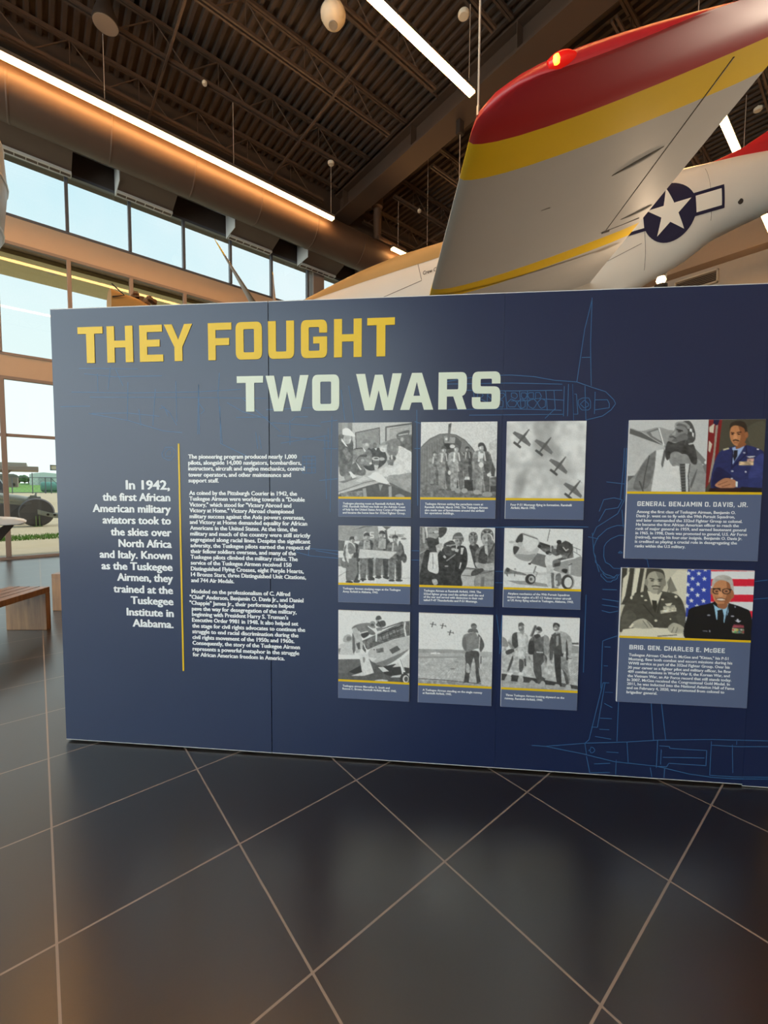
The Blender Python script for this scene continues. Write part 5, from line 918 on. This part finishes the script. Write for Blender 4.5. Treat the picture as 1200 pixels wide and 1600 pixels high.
    for i in range(6): A.E(972+i*16,535+(i%2)*18,7,7,((200,70,60),(80,170,90),(200,180,60),(60,130,150),(190,190,190),(170,60,70))[i])
    A.L(K((728,544),(765,546)),5,(150,150,160)); A.E(785,545,4,10,(170,170,180)); A.E(780,418,14,6,(150,150,160)); A.E(970,426,14,6,(150,150,160)); A.E(992,352,6,8,(150,150,160))
    return A.done()
# ---------------------------------------------------------------- exhibit wall
PANG = R(-45.1397)
WP = Matrix.Translation((.099, 3.028, 0)) @ Matrix.Rotation(PANG, 4, 'Z')      # local x along the wall, -y towards the viewer, z up

FC = bpy.data.curves.new('lettering', 'FONT'); FO = bpy.data.objects.new('lettering', FC); COL.objects.link(FO)
def text_mesh(body, bold):
    FC.body = body; FC.size = 1.0; FC.offset = .008; FC.resolution_u = 2
    dg = bpy.context.evaluated_depsgraph_get(); me = bpy.data.meshes.new_from_object(FO.evaluated_get(dg))
    v = np.empty(len(me.vertices)*3); me.vertices.foreach_get('co', v); v = v.reshape(-1, 3)
    f = [tuple(p.vertices) for p in me.polygons]; bpy.data.meshes.remove(me)
    return v, f
CAP = None
def put_text(b, line, y, size, bold=.022, mi=0):
    """one printed line fitted between its left and right ends"""
    t, s0, s1, z = line
    v, f = text_mesh(t, bold); x0, x1 = v[:, 0].min(), v[:, 0].max()
    k = (s1-s0)/(x1-x0)
    for dx, dy, dd in ((-.5, 0, 0), (.5, 0, .00012), (0, .35, .00024)): b.add([(s0+(p[0]-x0)*k+dx*bold*size, y-dd, z+p[1]*size+dy*bold*size) for p in v], f, mi)

def arc_poly(pts):
    """outline with corner radii: (x, y) or (x, y, r)"""
    o = []; n = len(pts)
    for i, p in enumerate(pts):
        if len(p) == 2: o.append(p); continue
        a, c, d = Vector(pts[i-1][:2]), Vector(p[:2]), Vector(pts[(i+1) % n][:2]); r = p[2]
        u, w_ = (a-c).normalized(), (d-c).normalized()
        p0, p1 = c+u*r, c+w_*r
        for k in range(6):
            t = k/5; q = p0*(1-t)**2+c*2*t*(1-t)+p1*t*t; o.append((q.x, q.y))
    return o
q = .2; G = {
 'T': [[(0,1),(1,1),(1,.81),(.66,.81),(.66,0),(.34,0),(.34,.81),(0,.81)]],
 'H': [[(0,0),(0,1),(.29,1),(.29,.6),(.71,.6),(.71,1),(1,1),(1,0),(.71,0),(.71,.41),(.29,.41),(.29,0)]],
 'E': [[(0,0),(0,1),(.97,1),(.97,.81),(.32,.81),(.32,.6),(.86,.6),(.86,.41),(.32,.41),(.32,.19),(1,.19),(1,0)]],
 'F': [[(0,0),(0,1),(1,1),(1,.81),(.32,.81),(.32,.59),(.9,.59),(.9,.40),(.32,.40),(.32,0)]],
 'Y': [[(0,1),(.28,1),(.5,.58),(.72,1),(1,1),(.64,.38),(.64,0),(.36,0),(.36,.38)]],
 'O': [[(0,0,q),(0,1,q),(1,1,q),(1,0,q)],[(.3,.19,.04),(.3,.81,.04),(.7,.81,.04),(.7,.19,.04)]],
 'U': [[(0,1),(.3,1),(.3,.19,.04),(.7,.19,.04),(.7,1),(1,1),(1,0,q),(0,0,q)]],
 'G': [[(1,.66),(1,1,q),(0,1,q),(0,0,q),(1,0,q),(1,.56),(.47,.56),(.47,.38),(.71,.38),(.71,.19,.04),(.3,.19,.04),(.3,.81,.04),(.7,.81,.04),(.7,.66)]],
 'W': [[(0,1),(.2,1),(.3,.33),(.415,.97),(.585,.97),(.7,.33),(.8,1),(1,1),(.81,0),(.6,0),(.5,.55),(.4,0),(.19,0)]],
 'A': [[(0,0),(.35,1),(.65,1),(1,0),(.72,0),(.655,.2),(.345,.2),(.28,0)],[(.4,.38),(.6,.38),(.5,.76)]],
 'R': [[(0,0),(0,1),(1,1,q),(1,.38,q),(.84,.36),(1,0),(.69,0),(.53,.35),(.3,.35),(.3,0)],[(.3,.54),(.3,.82),(.7,.82,.04),(.7,.54,.04)]],
 'S': [[(1,.68),(1,1,q),(0,1,q),(0,.42,q),(.7,.41,.04),(.7,.19,.04),(.3,.19,.04),(.3,.32),(0,.32),(0,0,q),(1,0,q),(1,.60,q),(.3,.61,.04),(.3,.81,.04),(.7,.81,.04),(.7,.68)]],
 'N': [[(0,0),(0,1),(.3,1),(.71,.45),(.71,1),(1,1),(1,0),(.71,0),(.29,.55),(.29,0)]],
 'B': [[(0,0),(0,1),(.95,1,q),(.95,.53,.1),(1,.5,.1),(1,0,q)],[(.3,.6),(.3,.82),(.66,.82),(.66,.6)],[(.3,.18),(.3,.42),(.7,.42),(.7,.18)]],
 'J': [[(0,.34),(.3,.34),(.3,.19),(.7,.19),(.7,1),(1,1),(1,0,q),(0,0,q)]],
 'M': [[(0,0),(0,1),(.24,1),(.5,.58),(.76,1),(1,1),(1,0),(.77,0),(.77,.6),(.5,.2),(.23,.6),(.23,0)]],
 'I': [[(0,0),(0,1),(1,1),(1,0)]],
 'D': [[(0,0),(0,1),(1,1,q),(1,0,q)],[(.3,.19),(.3,.81),(.7,.81,.04),(.7,.19,.04)]],
 'V': [[(0,1),(.29,1),(.5,.28),(.71,1),(1,1),(.66,0),(.34,0)]],
 'C': [[(1,.66),(1,1,q),(0,1,q),(0,0,q),(1,0,q),(1,.34),(.7,.34),(.7,.19,.04),(.3,.19,.04),(.3,.81,.04),(.7,.81,.04),(.7,.66)]],
 'L': [[(0,0),(0,1),(.32,1),(.32,.19),(1,.19),(1,0)]],
 '.': [[(0,0),(0,.2),(1,.2),(1,0)]], ',': [[(0,-.15),(.3,.2),(1,.2),(.6,-.15)]]}
GW = {'I': .2, 'M': .86, 'W': .98, '.': .18, ',': .2, 'A': .7, 'V': .7, 'Y': .7, 'L': .55, 'E': .58, 'F': .58}
def glyph(ch):
    """filled outline with its holes, as a mesh"""
    cu = bpy.data.curves.new('glyph', 'CURVE'); cu.dimensions = '2D'; cu.fill_mode = 'BOTH'
    for c in G[ch]:
        p = arc_poly(c); sp = cu.splines.new('POLY'); sp.points.add(len(p)-1); sp.use_cyclic_u = True
        for a, b in zip(sp.points, p): a.co = (*b, 0, 1)
    o = bpy.data.objects.new('glyph', cu); COL.objects.link(o)
    dg = bpy.context.evaluated_depsgraph_get(); me = bpy.data.meshes.new_from_object(o.evaluated_get(dg))
    v = [tuple(x.co) for x in me.vertices]; f = [tuple(p.vertices) for p in me.polygons]
    bpy.data.objects.remove(o); bpy.data.curves.remove(cu); bpy.data.meshes.remove(me)
    return v, f
GL = {}
def put_glyph(b, ch, s0, s1, z0, z1, y, depth=0):
    if ch not in GL: GL[ch] = glyph(ch)
    v, f = GL[ch]
    b.add([(s0+x*(s1-s0), y, z0+h*(z1-z0)) for x, h, _ in v], f)
    if depth:
        for c in G[ch]:
            p = arc_poly(c); n = len(p)
            b.add([(s0+x*(s1-s0), yy, z0+h*(z1-z0)) for yy in (y, y+depth) for x, h in p], [(i, (i+1) % n, (i+1) % n+n, i+n) for i in range(n)])
def put_heading(b, line, h, y):
    t, s0, s1, z = line; xs = []; x = 0
    for ch in t:
        if ch == ' ': x += .38; continue
        k = .75 if ch == 'c' else 1; wd = GW.get(ch.upper(), .64)*k; xs.append((ch.upper(), x, x+wd, k)); x += wd+.14
    sc = (s1-s0)/(x-.14)
    for ch, a, c, k in xs: put_glyph(b, ch, s0+a*sc, s0+c*sc, z, z+h*k, y)
wall = thing('exhibit_wall', mat=WP, label='long dark navy exhibit wall printed with a yellow and pale green title', category='exhibit wall')
SE = [-.012, 1.245, 2.478, 3.718, 3.862]; TH = .055
for k, (a, b_) in enumerate(zip(SE[:-1], SE[1:])):
    a, b_ = a+(.002 if k == 1 else .0002 if k else 0), b_-(.002 if k == 0 else .0002)
    z0 = .012 if k < 3 else .004
    o = MB().box((a, .001, z0+.001), (b_, TH, 2.496)).build('wall_panel', NAVY, wall, local=True)
    MB().box((a, -.0015, 2.496), (b_, TH, 2.4995)).build('edge_strip', EDGE, o, local=True, label='white top edge')
    MB().box((a, -.0016, z0), (b_, .004, z0+.003)).build('edge_strip', EDGE, o, local=True, label='white bottom edge')
    MB().box((a+.0003, -.0015, z0+.003), (b_-.0003, .001, 2.496)).build('printed_face', NAVY, o, local=True)
for s in (.2, 1.1, 2.0, 3.0, 3.80): MB().box((s-.03, .02, 0), (s+.03, .05, .014)).build('levelling_foot', DARK, wall, local=True)
for s in (.6, 1.85, 3.1):
    MB().box((s-.03, TH, .0), (s+.03, TH+.45, .05)).box((s-.03, TH, .0), (s+.03, TH+.05, 2.2)).build('rear_brace', DARK, wall, local=True)
b = MB()
for ch, a, c in TITLE1: put_glyph(b, ch, a, c, 2.197, 2.394, -.0045, .003)
b.build('title_lettering', GOLD, wall, local=True, label='yellow top line of the title')
b = MB()
for ch, a, c in TITLE2: put_glyph(b, ch, a, c, 1.920, 2.109, -.0045, .003)
b.build('title_lettering', PALE, wall, local=True, label='pale green second line of the title')
MB().box((.724, -.0035, .463), (.7335, -.0015, 1.75)).build('gold_rule', GOLD, wall, local=True)
b = MB()
for l in LEAD: put_text(b, l, -.0024, .073 if l[0] == 'In 1942,' else .062, .08)
b.build('lead_text', WHITE, wall, local=True, label='large white right aligned lead text')
for L_ in (BODY1, BODY2, BODY3):
    b = MB()
    for l in L_: put_text(b, l, -.0024, .0325, .09)
    b.build('body_text', WHITE, wall, local=True)
# blueprint of the aircraft printed behind the text
b = MB(); y = -.0019
for P in BP:
    for (ax, az), (bx, bz) in zip(P[:-1], P[1:]):
        d = math.hypot(bx-ax, bz-az)
        if d < 1e-4: continue
        w_ = .0017; nx, nz_ = -(bz-az)/d*w_, (bx-ax)/d*w_
        b.add([(ax+nx, y, az+nz_), (bx+nx, y, bz+nz_), (bx-nx, y, bz-nz_), (ax-nx, y, az-nz_)], [(0, 3, 2, 1)])
b.build('blueprint_drawing', BLUEL, wall, local=True, label='faint blue line drawing of an aircraft')

def print_sheet(name, img, s0, s1, z0, z1, y, parent):
    """the photographic print: a finely divided sheet carrying its picture as vertex colours"""
    h, w_ = img.shape[:2]
    xs = np.linspace(s0, s1, w_); zs = np.linspace(z1, z0, h)
    X, Zg = np.meshgrid(xs, zs); v = np.stack([X, np.full_like(X, y), Zg], -1).reshape(-1, 3)
    i = (np.arange(h-1)[:, None]*w_+np.arange(w_-1)[None, :]).ravel(); f = np.stack([i, i+w_, i+w_+1, i+1], -1)
    me = bpy.data.meshes.new(name); me.vertices.add(len(v)); me.vertices.foreach_set('co', v.ravel())
    me.loops.add(f.size); me.loops.foreach_set('vertex_index', f.ravel()); me.polygons.add(len(f)); me.polygons.foreach_set('loop_start', np.arange(0, f.size, 4))
    me.update(calc_edges=True)
    a = me.color_attributes.new('print', 'FLOAT_COLOR', 'POINT'); c = np.ones((h*w_, 4), np.float32); c[:, :3] = img.reshape(-1, 3); a.data.foreach_set('color', c.ravel())
    me.materials.append(PRINT); o = bpy.data.objects.new(name, me); COL.objects.link(o); o.parent = parent; INV[o] = Matrix()
    return o
def card(s0, s1, z0, zs0, zs1, z1, img, lines, label, group, size=.0165, head=None):
    t = thing('photo_card', mat=WP @ Matrix.Translation((s0, -.0016, z0)), label=label, category='photo card', group=group)
    W_, hh = s1-s0, z1-z0
    MB().box((0, -.010, 0), (W_, 0, hh)).build('backing_board', EDGE, t, local=True)
    MB().box((.0008, -.0114, .0008), (W_-.0008, -.010, zs0-z0)).build('caption_panel', NAVY2, t, local=True)
    MB().box((0, -.0116, zs0-z0), (W_, -.010, zs1-z0)).build('gold_stripe', GOLD, t, local=True)
    print_sheet('photograph', img, .0004, W_-.0004, zs1-z0, hh-.0004, -.0112, t)
    b = MB()
    for l in lines: put_text(b, (l[0], l[1]-s0, l[2]-s0, l[3]-z0), -.0122, size, .06)
    b.build('caption_text', WHITE, t, local=True)
    if head:
        b = MB(); put_heading(b, (head[0], head[1]-s0, head[2]-s0, head[3]-z0), .0235, -.0122)
        b.build('heading_lettering', WHITE, t, local=True)
cs = (1.627, 2.063, 2.501); rows = ((1.357, 1.453, 1.465, 1.855), (.893, .988, 1.0, 1.309), (.358, .453, .465, .848))
arts = (art_planning, art_hut, art_formation, art_map, art_group, art_engine, art_cowling, art_runway, art_skyward)
labs = ('photo card of airmen gathered round a planning table', 'photo card of airmen walking out of a rounded hut', 'photo card of four aircraft flying diagonally in cloudy sky',
        'photo card of four airmen holding a wide paper map', 'photo card of a close group of airmen in leather jackets', 'photo card of mechanics at an open aircraft engine with big cowling',
        'photo card of two men bending over an uncovered aircraft nose', 'photo card of a lone airman seen from behind on a runway', 'photo card of three airmen standing and looking at the sky')
for k in range(9):
    r, c = divmod(k, 3); z0, a, b_, z1 = rows[r]
    card(cs[c], cs[c]+.389, z0, a, b_, z1, arts[k](), CAPS[k], labs[k], 'small captioned photo cards')
card(3.096, 3.722, 1.164, 1.491, 1.503, 1.856, art_goggles_pair(), BIGA[1:], 'large portrait card with an airman in goggles beside an officer in blue', 'large portrait cards', .0205, BIGA[0])
card(3.086, 3.711, .418, .755, .766, 1.116, art_glasses_pair(), BIGB[1:], 'large portrait card with a man in glasses before a striped flag', 'large portrait cards', .0205, BIGB[0])
bpy.data.objects.remove(FO)
# ---------------------------------------------------------------- the suspended fighter aircraft
MR = Matrix(((0.64882, 0.67077, -0.3593), (-0.72259, 0.69113, -0.01459), (0.23853, 0.26909, 0.93311)))
PL = MR.to_4x4(); PL.translation = (2.9018, 6.8518, 3.8925)
plane = thing('fighter_aircraft', mat=PL, label='silver propeller fighter aircraft with red wing tips and red tail hung overhead', category='aircraft')
# local axes: x towards the tail, -y to the port wing, z up
SECT = [(.62,.36,.36,-.40),(1.0,.40,.41,-.50),(1.3,.42,.455,-.56),(2.0,.45,.55,-.66),(2.6,.46,.59,-.72),(3.3,.46,.58,-.80),(4.0,.47,.60,-.98),(4.8,.46,.62,-1.10),(5.5,.43,.60,-1.0),(6.1,.38,.56,-.80),(6.58,.35,.53,-.67),(7.0,.30,.49,-.48),(7.36,.27,.46,-.41),(7.78,.23,.41,-.34),(8.4,.17,.36,-.2),(9.0,.10,.30,-.07),(9.5,.03,.22,.05)]
SX = np.array([s[0] for s in SECT])
def sec(x): return [float(np.interp(x, SX, [s[i] for s in SECT])) for i in (1, 2, 3)]
EXN = 2.25
def ring(x, n=48):
    w_, zt, zb = sec(x); zc, h = (zt+zb)/2, (zt-zb)/2; o = []
    for k in range(n):
        t = 2*math.pi*k/n; c, s_ = math.cos(t), math.sin(t)
        o.append((x, w_*math.copysign(abs(c)**(2/EXN), c), zc+h*math.copysign(abs(s_)**(2/EXN), s_)))
    return o
def side_y(x, z):
    w_, zt, zb = sec(x); zc, h = (zt+zb)/2, (zt-zb)/2
    return -w_*max(0, 1-abs((z-zc)/h)**EXN)**(1/EXN)
xs = [.62+.12*i for i in range(75)]
rings = [ring(x) for x in xs if x <= 9.5]
b = MB()
def fmat(i, k):
    x = (rings[i][0][0]+rings[i+1][0][0])/2 if i+1 < len(rings) else 9.4
    z = rings[i][k][2]
    if x > 7.70: return 1
    return 0
b.loft(rings, mats=fmat)
b.build('fuselage', [FUSE, RED], plane, local=True, smooth=50)
# tan top of the nose: a skin following the cowl
b = MB(); rows_ = []
for i in range(30):
    x = .64+2.75*i/29; w_, zt, zb = sec(x); zc, h = (zt+zb)/2, (zt-zb)/2; row = []
    ze = min(.33, zt-.06); 
    t0 = math.asin(max(-1, min(1, ((ze-zc)/h)))**(EXN/2))
    for k in range(15):
        t = t0+(math.pi-2*t0)*k/14; c, s_ = math.cos(t), math.sin(t)
        row.append((x, 1.006*w_*math.copysign(abs(c)**(2/EXN), c), zc+1.006*h*abs(s_)**(2/EXN)))
    rows_.append(row)
b.add([v for r in rows_ for v in r], [(i*15+k, i*15+k+1, (i+1)*15+k+1, (i+1)*15+k) for i in range(29) for k in range(14)])
b.build('nose_top_panel', TANP, plane, local=True, smooth=True, label='tan coloured top of the nose')
b = MB()
def seam(pts, r=.004): b.tube([(x, side_y(x, z)-.001, z) for x, z in pts], r, 5)
seam([(2.86, .33-.02*i) for i in range(12)]); seam([(2.86-.12*i, .10-.012*i) for i in range(10)]); seam([(5.95, .4-.06*i) for i in range(18)], .003)
seam([(5.2+.1*i, -.42+.02*i) for i in range(8)], .003); seam([(6.85, .4-.05*i) for i in range(14)], .002)
b.build('panel_seam', mt('dark panel gap', (.16, .14, .13), .7), plane, local=True)
b = MB(); b.add([(7.24+.035*math.cos(k*.5236), side_y(7.24, -.125)-.004, -.125+.035*math.sin(k*.5236)) for k in range(12)], [tuple(range(12))]); b.build('access_hole', DARK, plane, local=True)
b = MB(); v, f = None, None
# insignia painted on the port side: blue disc, white bars, white star
def decal(name, mat, polys, off):
    b = MB()
    for grid in polys:
        n, m_ = len(grid), len(grid[0])
        b.add([(x, side_y(x, z)-off, z) for r in grid for x, z in r], [(i*m_+k, i*m_+k+1, (i+1)*m_+k+1, (i+1)*m_+k) for i in range(n-1) for k in range(m_-1)])
    return b.build(name, mat, plane, local=True)
cx, cz, RR = 6.29, -.005, .36
def quad(a, b_, c, d, n=10): return [[((a[0]*(1-u)+b_[0]*u)*(1-v)+(d[0]*(1-u)+c[0]*u)*v, (a[1]*(1-u)+b_[1]*u)*(1-v)+(d[1]*(1-u)+c[1]*u)*v) for u in [i/n for i in range(n+1)]] for v in [j/n for j in range(n+1)]]
disc_ = [[(cx+RR*r*math.cos(2*math.pi*k/48), cz+RR*r*math.sin(2*math.pi*k/48)) for k in range(49)] for r in [i/8 for i in range(9)]]
L1, L2 = .735, .695; h1, h2 = .14, .10
decal('insignia_disc', INSB, [disc_, quad((cx-L1, cz-h1), (cx+L1, cz-h1), (cx+L1, cz+h1), (cx-L1, cz+h1), 30)], .006)
kites = []
for i in range(5):
    a = math.pi/2+i*2*math.pi/5; ro, ri = .86*RR, .86*RR*.382
    p = lambda r, t: (cx+r*math.cos(t), cz+r*math.sin(t))
    kites.append(quad((cx, cz), p(ri, a-math.pi/5), p(ro, a), p(ri, a+math.pi/5), 8))
for s in (1, -1): decal('insignia_bar', INSW, [quad((cx+s*RR*.97, cz-h2), (cx+s*L2, cz-h2), (cx+s*L2, cz+h2), (cx+s*RR*.97, cz+h2), 8)], .010)
decal('insignia_star', INSW, kites, .010)
# nose lettering
FC = bpy.data.curves.new('lettering', 'FONT'); FO = bpy.data.objects.new('lettering', FC); COL.objects.link(FO); FC.shear = .3
v, f = text_mesh('Crew Chief', .01); k = .30/(v[:, 0].max()-v[:, 0].min())
MB().add([(2.89+p[0]*k, side_y(2.89+p[0]*k, .16+p[1]*k)-.006, .165+p[1]*k*1.15) for p in v], f).build('nose_lettering', DARK, plane, local=True)
bpy.data.objects.remove(FO)

# wings
def le(y): return 2.643+.064*y
def te(y): return 2.643+(2.64-.1855*y-.064*y+.064*y)*.985
def zw(y): return -.62+math.tan(R(5))*y
FR = [0, .012, .04, .09, .16, .25, .36, .48, .6, .72, .82, .91, 1]
def naca(x): return 2.969*math.sqrt(x)-1.26*x-3.516*x*x+2.843*x**3-1.015*x**4
def wing_ring(y, dle=0, dte=0, th=1, lift=0, side=-1):
    a, c = le(y), te(y); c0 = c-a; a2, c2 = a+dle*c0, c-dte*c0; ch = c2-a2; o = []
    tt = .105-.006*y
    for fr in FR[::-1]: o.append((a2+fr*ch, side*y, zw(y)+lift*ch+tt*th*naca(fr)*c0*.95))
    for fr in FR[1:-1]: o.append((a2+fr*ch, side*y, zw(y)+lift*ch-.035*th*naca(fr)*c0))
    return o
ST = [(.2,0,0,1,0),(.8,0,0,1,0),(1.4,0,0,1,0),(2.0,0,0,1,0),(2.41,0,0,1,0),(2.735,0,0,1,0),(3.3,0,0,1,0),(3.9,0,0,1,0),(4.3,0,0,1,0),(4.663,0,0,1,0),(4.959,0,0,1,0),(5.02,.004,.012,.97,.003),(5.07,.015,.045,.90,.010),(5.11,.04,.10,.78,.018),(5.145,.08,.17,.62,.026),(5.17,.125,.26,.44,.034),(5.187,.185,.37,.26,.040),(5.194,.27,.50,.05,.044)]
def wmat(i, k):
    y = (ST[i][0]+ST[min(i+1, len(ST)-1)][0])/2
    return 1 if 2.41 < y < 2.735 or 4.663 < y < 4.959 else (2 if y > 4.959 else 0)
for side, nm in ((-1, 'port'), (1, 'starboard')):
    w_ = MB().loft([wing_ring(*s, side=side) for s in ST], mats=wmat).build('wing', [SILVER, YEL, RED], plane, local=True, smooth=60, label='%s wing, silver with yellow bands and a red tip' % nm)
    def low(y, fr, off=.004): 
        a, c = le(y), te(y); return (a+fr*(c-a), side*y, zw(y)-.035*naca(fr)*(c-a)-off)
    DG = mt('soft grey panel gap', (.30, .27, .24), .7)
    b = MB(); b.tube([low(2.92+.2*i, .82, .001) for i in range(11)], .003, 5); b.tube([low(2.92, .82+.03*i, .001) for i in range(6)], .004, 5); b.build('aileron_gap', DG, w_, local=True)
    for (y0, f0), (y1, f1) in (((4.14, .64), (4.27, .80)), ((3.10, .86), (3.17, .985))):
        p0, p1 = Vector(low(y0, f0, .002)), Vector(low(y1, f1, .002)); MB().tube([p0.lerp(p1, t) for t in (0, .15, .4, .7, .9, 1)], [.001, .007, .013, .013, .008, .002], 8).build('hinge_fairing', FUSE, w_, local=True, smooth=True)  # paler than the wing: the light they catch is put into their colour
    b = MB()
    p = low(3.99, .41, .001); b.add([(p[0]-.03, p[1]-.008, p[2]), (p[0]+.03, p[1]-.008, p[2]), (p[0]+.03, p[1]+.008, p[2]), (p[0]-.03, p[1]+.008, p[2])], [(0, 1, 2, 3)])
    p = Vector(low(2.92, .82)); b.tube([p+Vector((-.03, 0, 0)), p+Vector((.03, 0, 0))], .012, 6)
    b.build('underside_mark', DG, w_, local=True)
    # wing tip lamp
    p = Vector((le(5.2)+.24*(te(5.2)-le(5.2)), side*5.180, zw(5.2)+.042))
    rr = []
    for t in range(9):
        u = t/8; rad = .029*math.sin(math.pi*min(1, u*.85+.13))**.7 if t < 8 else .003
        rr.append([(p.x-.035+u*.115, p.y+side*rad*math.sin(a)*.9, p.z+rad*math.cos(a)*1.1) for a in [2*math.pi*k/14 for k in range(14)]])
    lamp = (mt('lit red lens', (.5, .01, .01), .15, emit=(1, .012, .004), es=.4) if side < 0 else mt('green lens', (.01, .3, .05), .2))
    o = MB().loft(rr).build('tip_lamp', lamp, w_, local=True, smooth=True, label='red lit lamp on the wing tip' if side < 0 else 'green lamp on the wing tip')
    if side < 0: MB().lathe([(0, -.018), (.010, -.014), (.014, 0), (.010, .014), (0, .018)], (p.x-.008, p.y-.022, p.z), 12).build('lamp_bulb', mt('lamp filament', (1, .7, .2), .3, emit=(1, .42, .03), es=2.6), o, local=True, smooth=True)

def vloft(name, rows, axis, thick, mat, side=1):
    rr = []
    for h, a, c in rows:
        ch = c-a; o = []
        for fr in FR[::-1]: o.append((fr, naca(fr)*thick*ch))
        for fr in FR[1:-1]: o.append((fr, -naca(fr)*thick*ch))
        rr.append([(a+fr*ch, t, h) if axis == 'z' else (a+fr*ch, side*h, .34+t) for fr, t in o])
    return MB().loft(rr).build(name, mat, plane, local=True, smooth=60)
fin = vloft('tail_fin', [(.36,7.03,9.4),(.49,7.06,9.5),(.545,7.45,9.56),(.65,7.78,9.58),(.95,8.12,9.56),(1.3,8.38,9.48),(1.6,8.6,9.36),(1.72,8.78,9.2)], 'z', .035, RED)
MB().tube([(9.05, .045, .5), (9.0, .03, 1.6)], .006, 5).build('rudder_gap', DARK, fin, local=True)
for s in (-1, 1): vloft('tailplane', [(.08,8.05,9.2),(.6,8.15,9.17),(1.4,8.35,9.1),(1.9,8.5,9.0),(2.0,8.65,8.9)], 'y', .045, RED, s)
# canopy, spinner, propeller, scoop
CAN = mt('dark canopy glass', (.03, .035, .04), .06, spec=.8)
rr = []
for x, zt in ((3.35,.60),(3.6,.80),(3.9,.97),(4.3,1.04),(4.8,.98),(5.3,.80),(5.7,.60)):
    w_, z1_, zb = sec(x); rr.append([(x, .33*math.cos(math.pi*k/16), .42+(zt-.42)*math.sin(math.pi*k/16)**.8) for k in range(17)])
can = MB().loft(rr).build('canopy', CAN, plane, local=True, smooth=50)
b = MB()
for i in (1, 2, 5): b.tube(rr[i], .018, 6)
b.build('canopy_frame', FUSE, can, local=True)
MB().lathe([(.002, 0), (.10, .05), (.19, .15), (.27, .30), (.33, .48), (.36, .62)], (0, 0, 0), 32, ax='X').build('spinner', RED, plane, local=True, smooth=True)
BL = mt('propeller blade paint', (.20, .13, .075), .4)
PH = 2.387
for k in range(4):
    a = PH+k*math.pi/2; er = Vector((0, math.cos(a), math.sin(a))); et = Vector((0, -math.sin(a), math.cos(a))); ex = Vector((1, 0, 0)); rings_ = []
    for r_, wd, th_, tw in ((.30,.06,.05,50),(.45,.10,.04,46),(.7,.14,.028,38),(1.0,.145,.02,31),(1.3,.13,.014,26),(1.52,.105,.010,23),(1.55,.10,.010,23),(1.64,.075,.007,22),(1.70,.02,.003,21)):
        ch = et*math.cos(R(tw))+ex*math.sin(R(tw)); nn = er.cross(ch)
        rings_.append([Vector((.35, 0, 0))+er*r_+ch*(wd*math.cos(t))+nn*(th_*math.sin(t)) for t in [2*math.pi*j/16 for j in range(16)]])
    MB().loft(rings_, mats=lambda i, k_: 1 if i >= 5 else 0).build('propeller_blade', [BL, YEL], plane, local=True, smooth=50)
b = MB().box((4.25, -.26, -1.16), (4.6, .26, -.86)); b.build('air_scoop', FUSE, plane, local=True, bevel=.06)

# cables that carry it
def cable(p_local, ztop, label, dx=0, dy=0):
    p = PL @ Vector(p_local); t = thing('suspension_cable', p, label=label, category='cable', group='aircraft suspension cables')
    MB().tube([p, (p.x+dx, p.y+dy, ztop)], .0045, 6).build('wire', CABLE, t)
    MB().tube([p, p+Vector((0, 0, .04))], .008, 8).build('end_fitting', ALU, t)
cable((le(5.05)+.03, -5.06, zw(5.05)+.03), ZT-.05, 'thin pale cable rising from the near wing tip')
cable((3.0, 5.0, zw(5)+.1), ZT-.05, 'thin cable rising from the far wing')
p = PL @ Vector((6.4, 0, -.715))
t = thing('support_pole', (p.x, p.y, 0), label='thin pale pole under the fuselage right of the spot lamp', category='pole')
MB().tube([(p.x, p.y, 0), tuple(p)], .014, 10).build('pole', CREAM, t)
MB().lathe([(0, 0), (.18, 0), (.18, .015), (0, .02)], (p.x, p.y, 0), 24).build('pole_base', DARK, t)
t = thing('cable_clamp', (7.72, 6.62, 9.9), label='black clamp with a short cable under the girder left of the wing tip', category='clamp')
MB().box((7.64, 6.56, 9.62), (7.80, 6.68, 9.915)).build('clamp_block', DARK, t, bevel=.01)
MB().tube([(7.72, 6.62, 9.62), (7.72, 6.62, 8.2)], .009, 6).build('clamp_cable', CABLE, t)
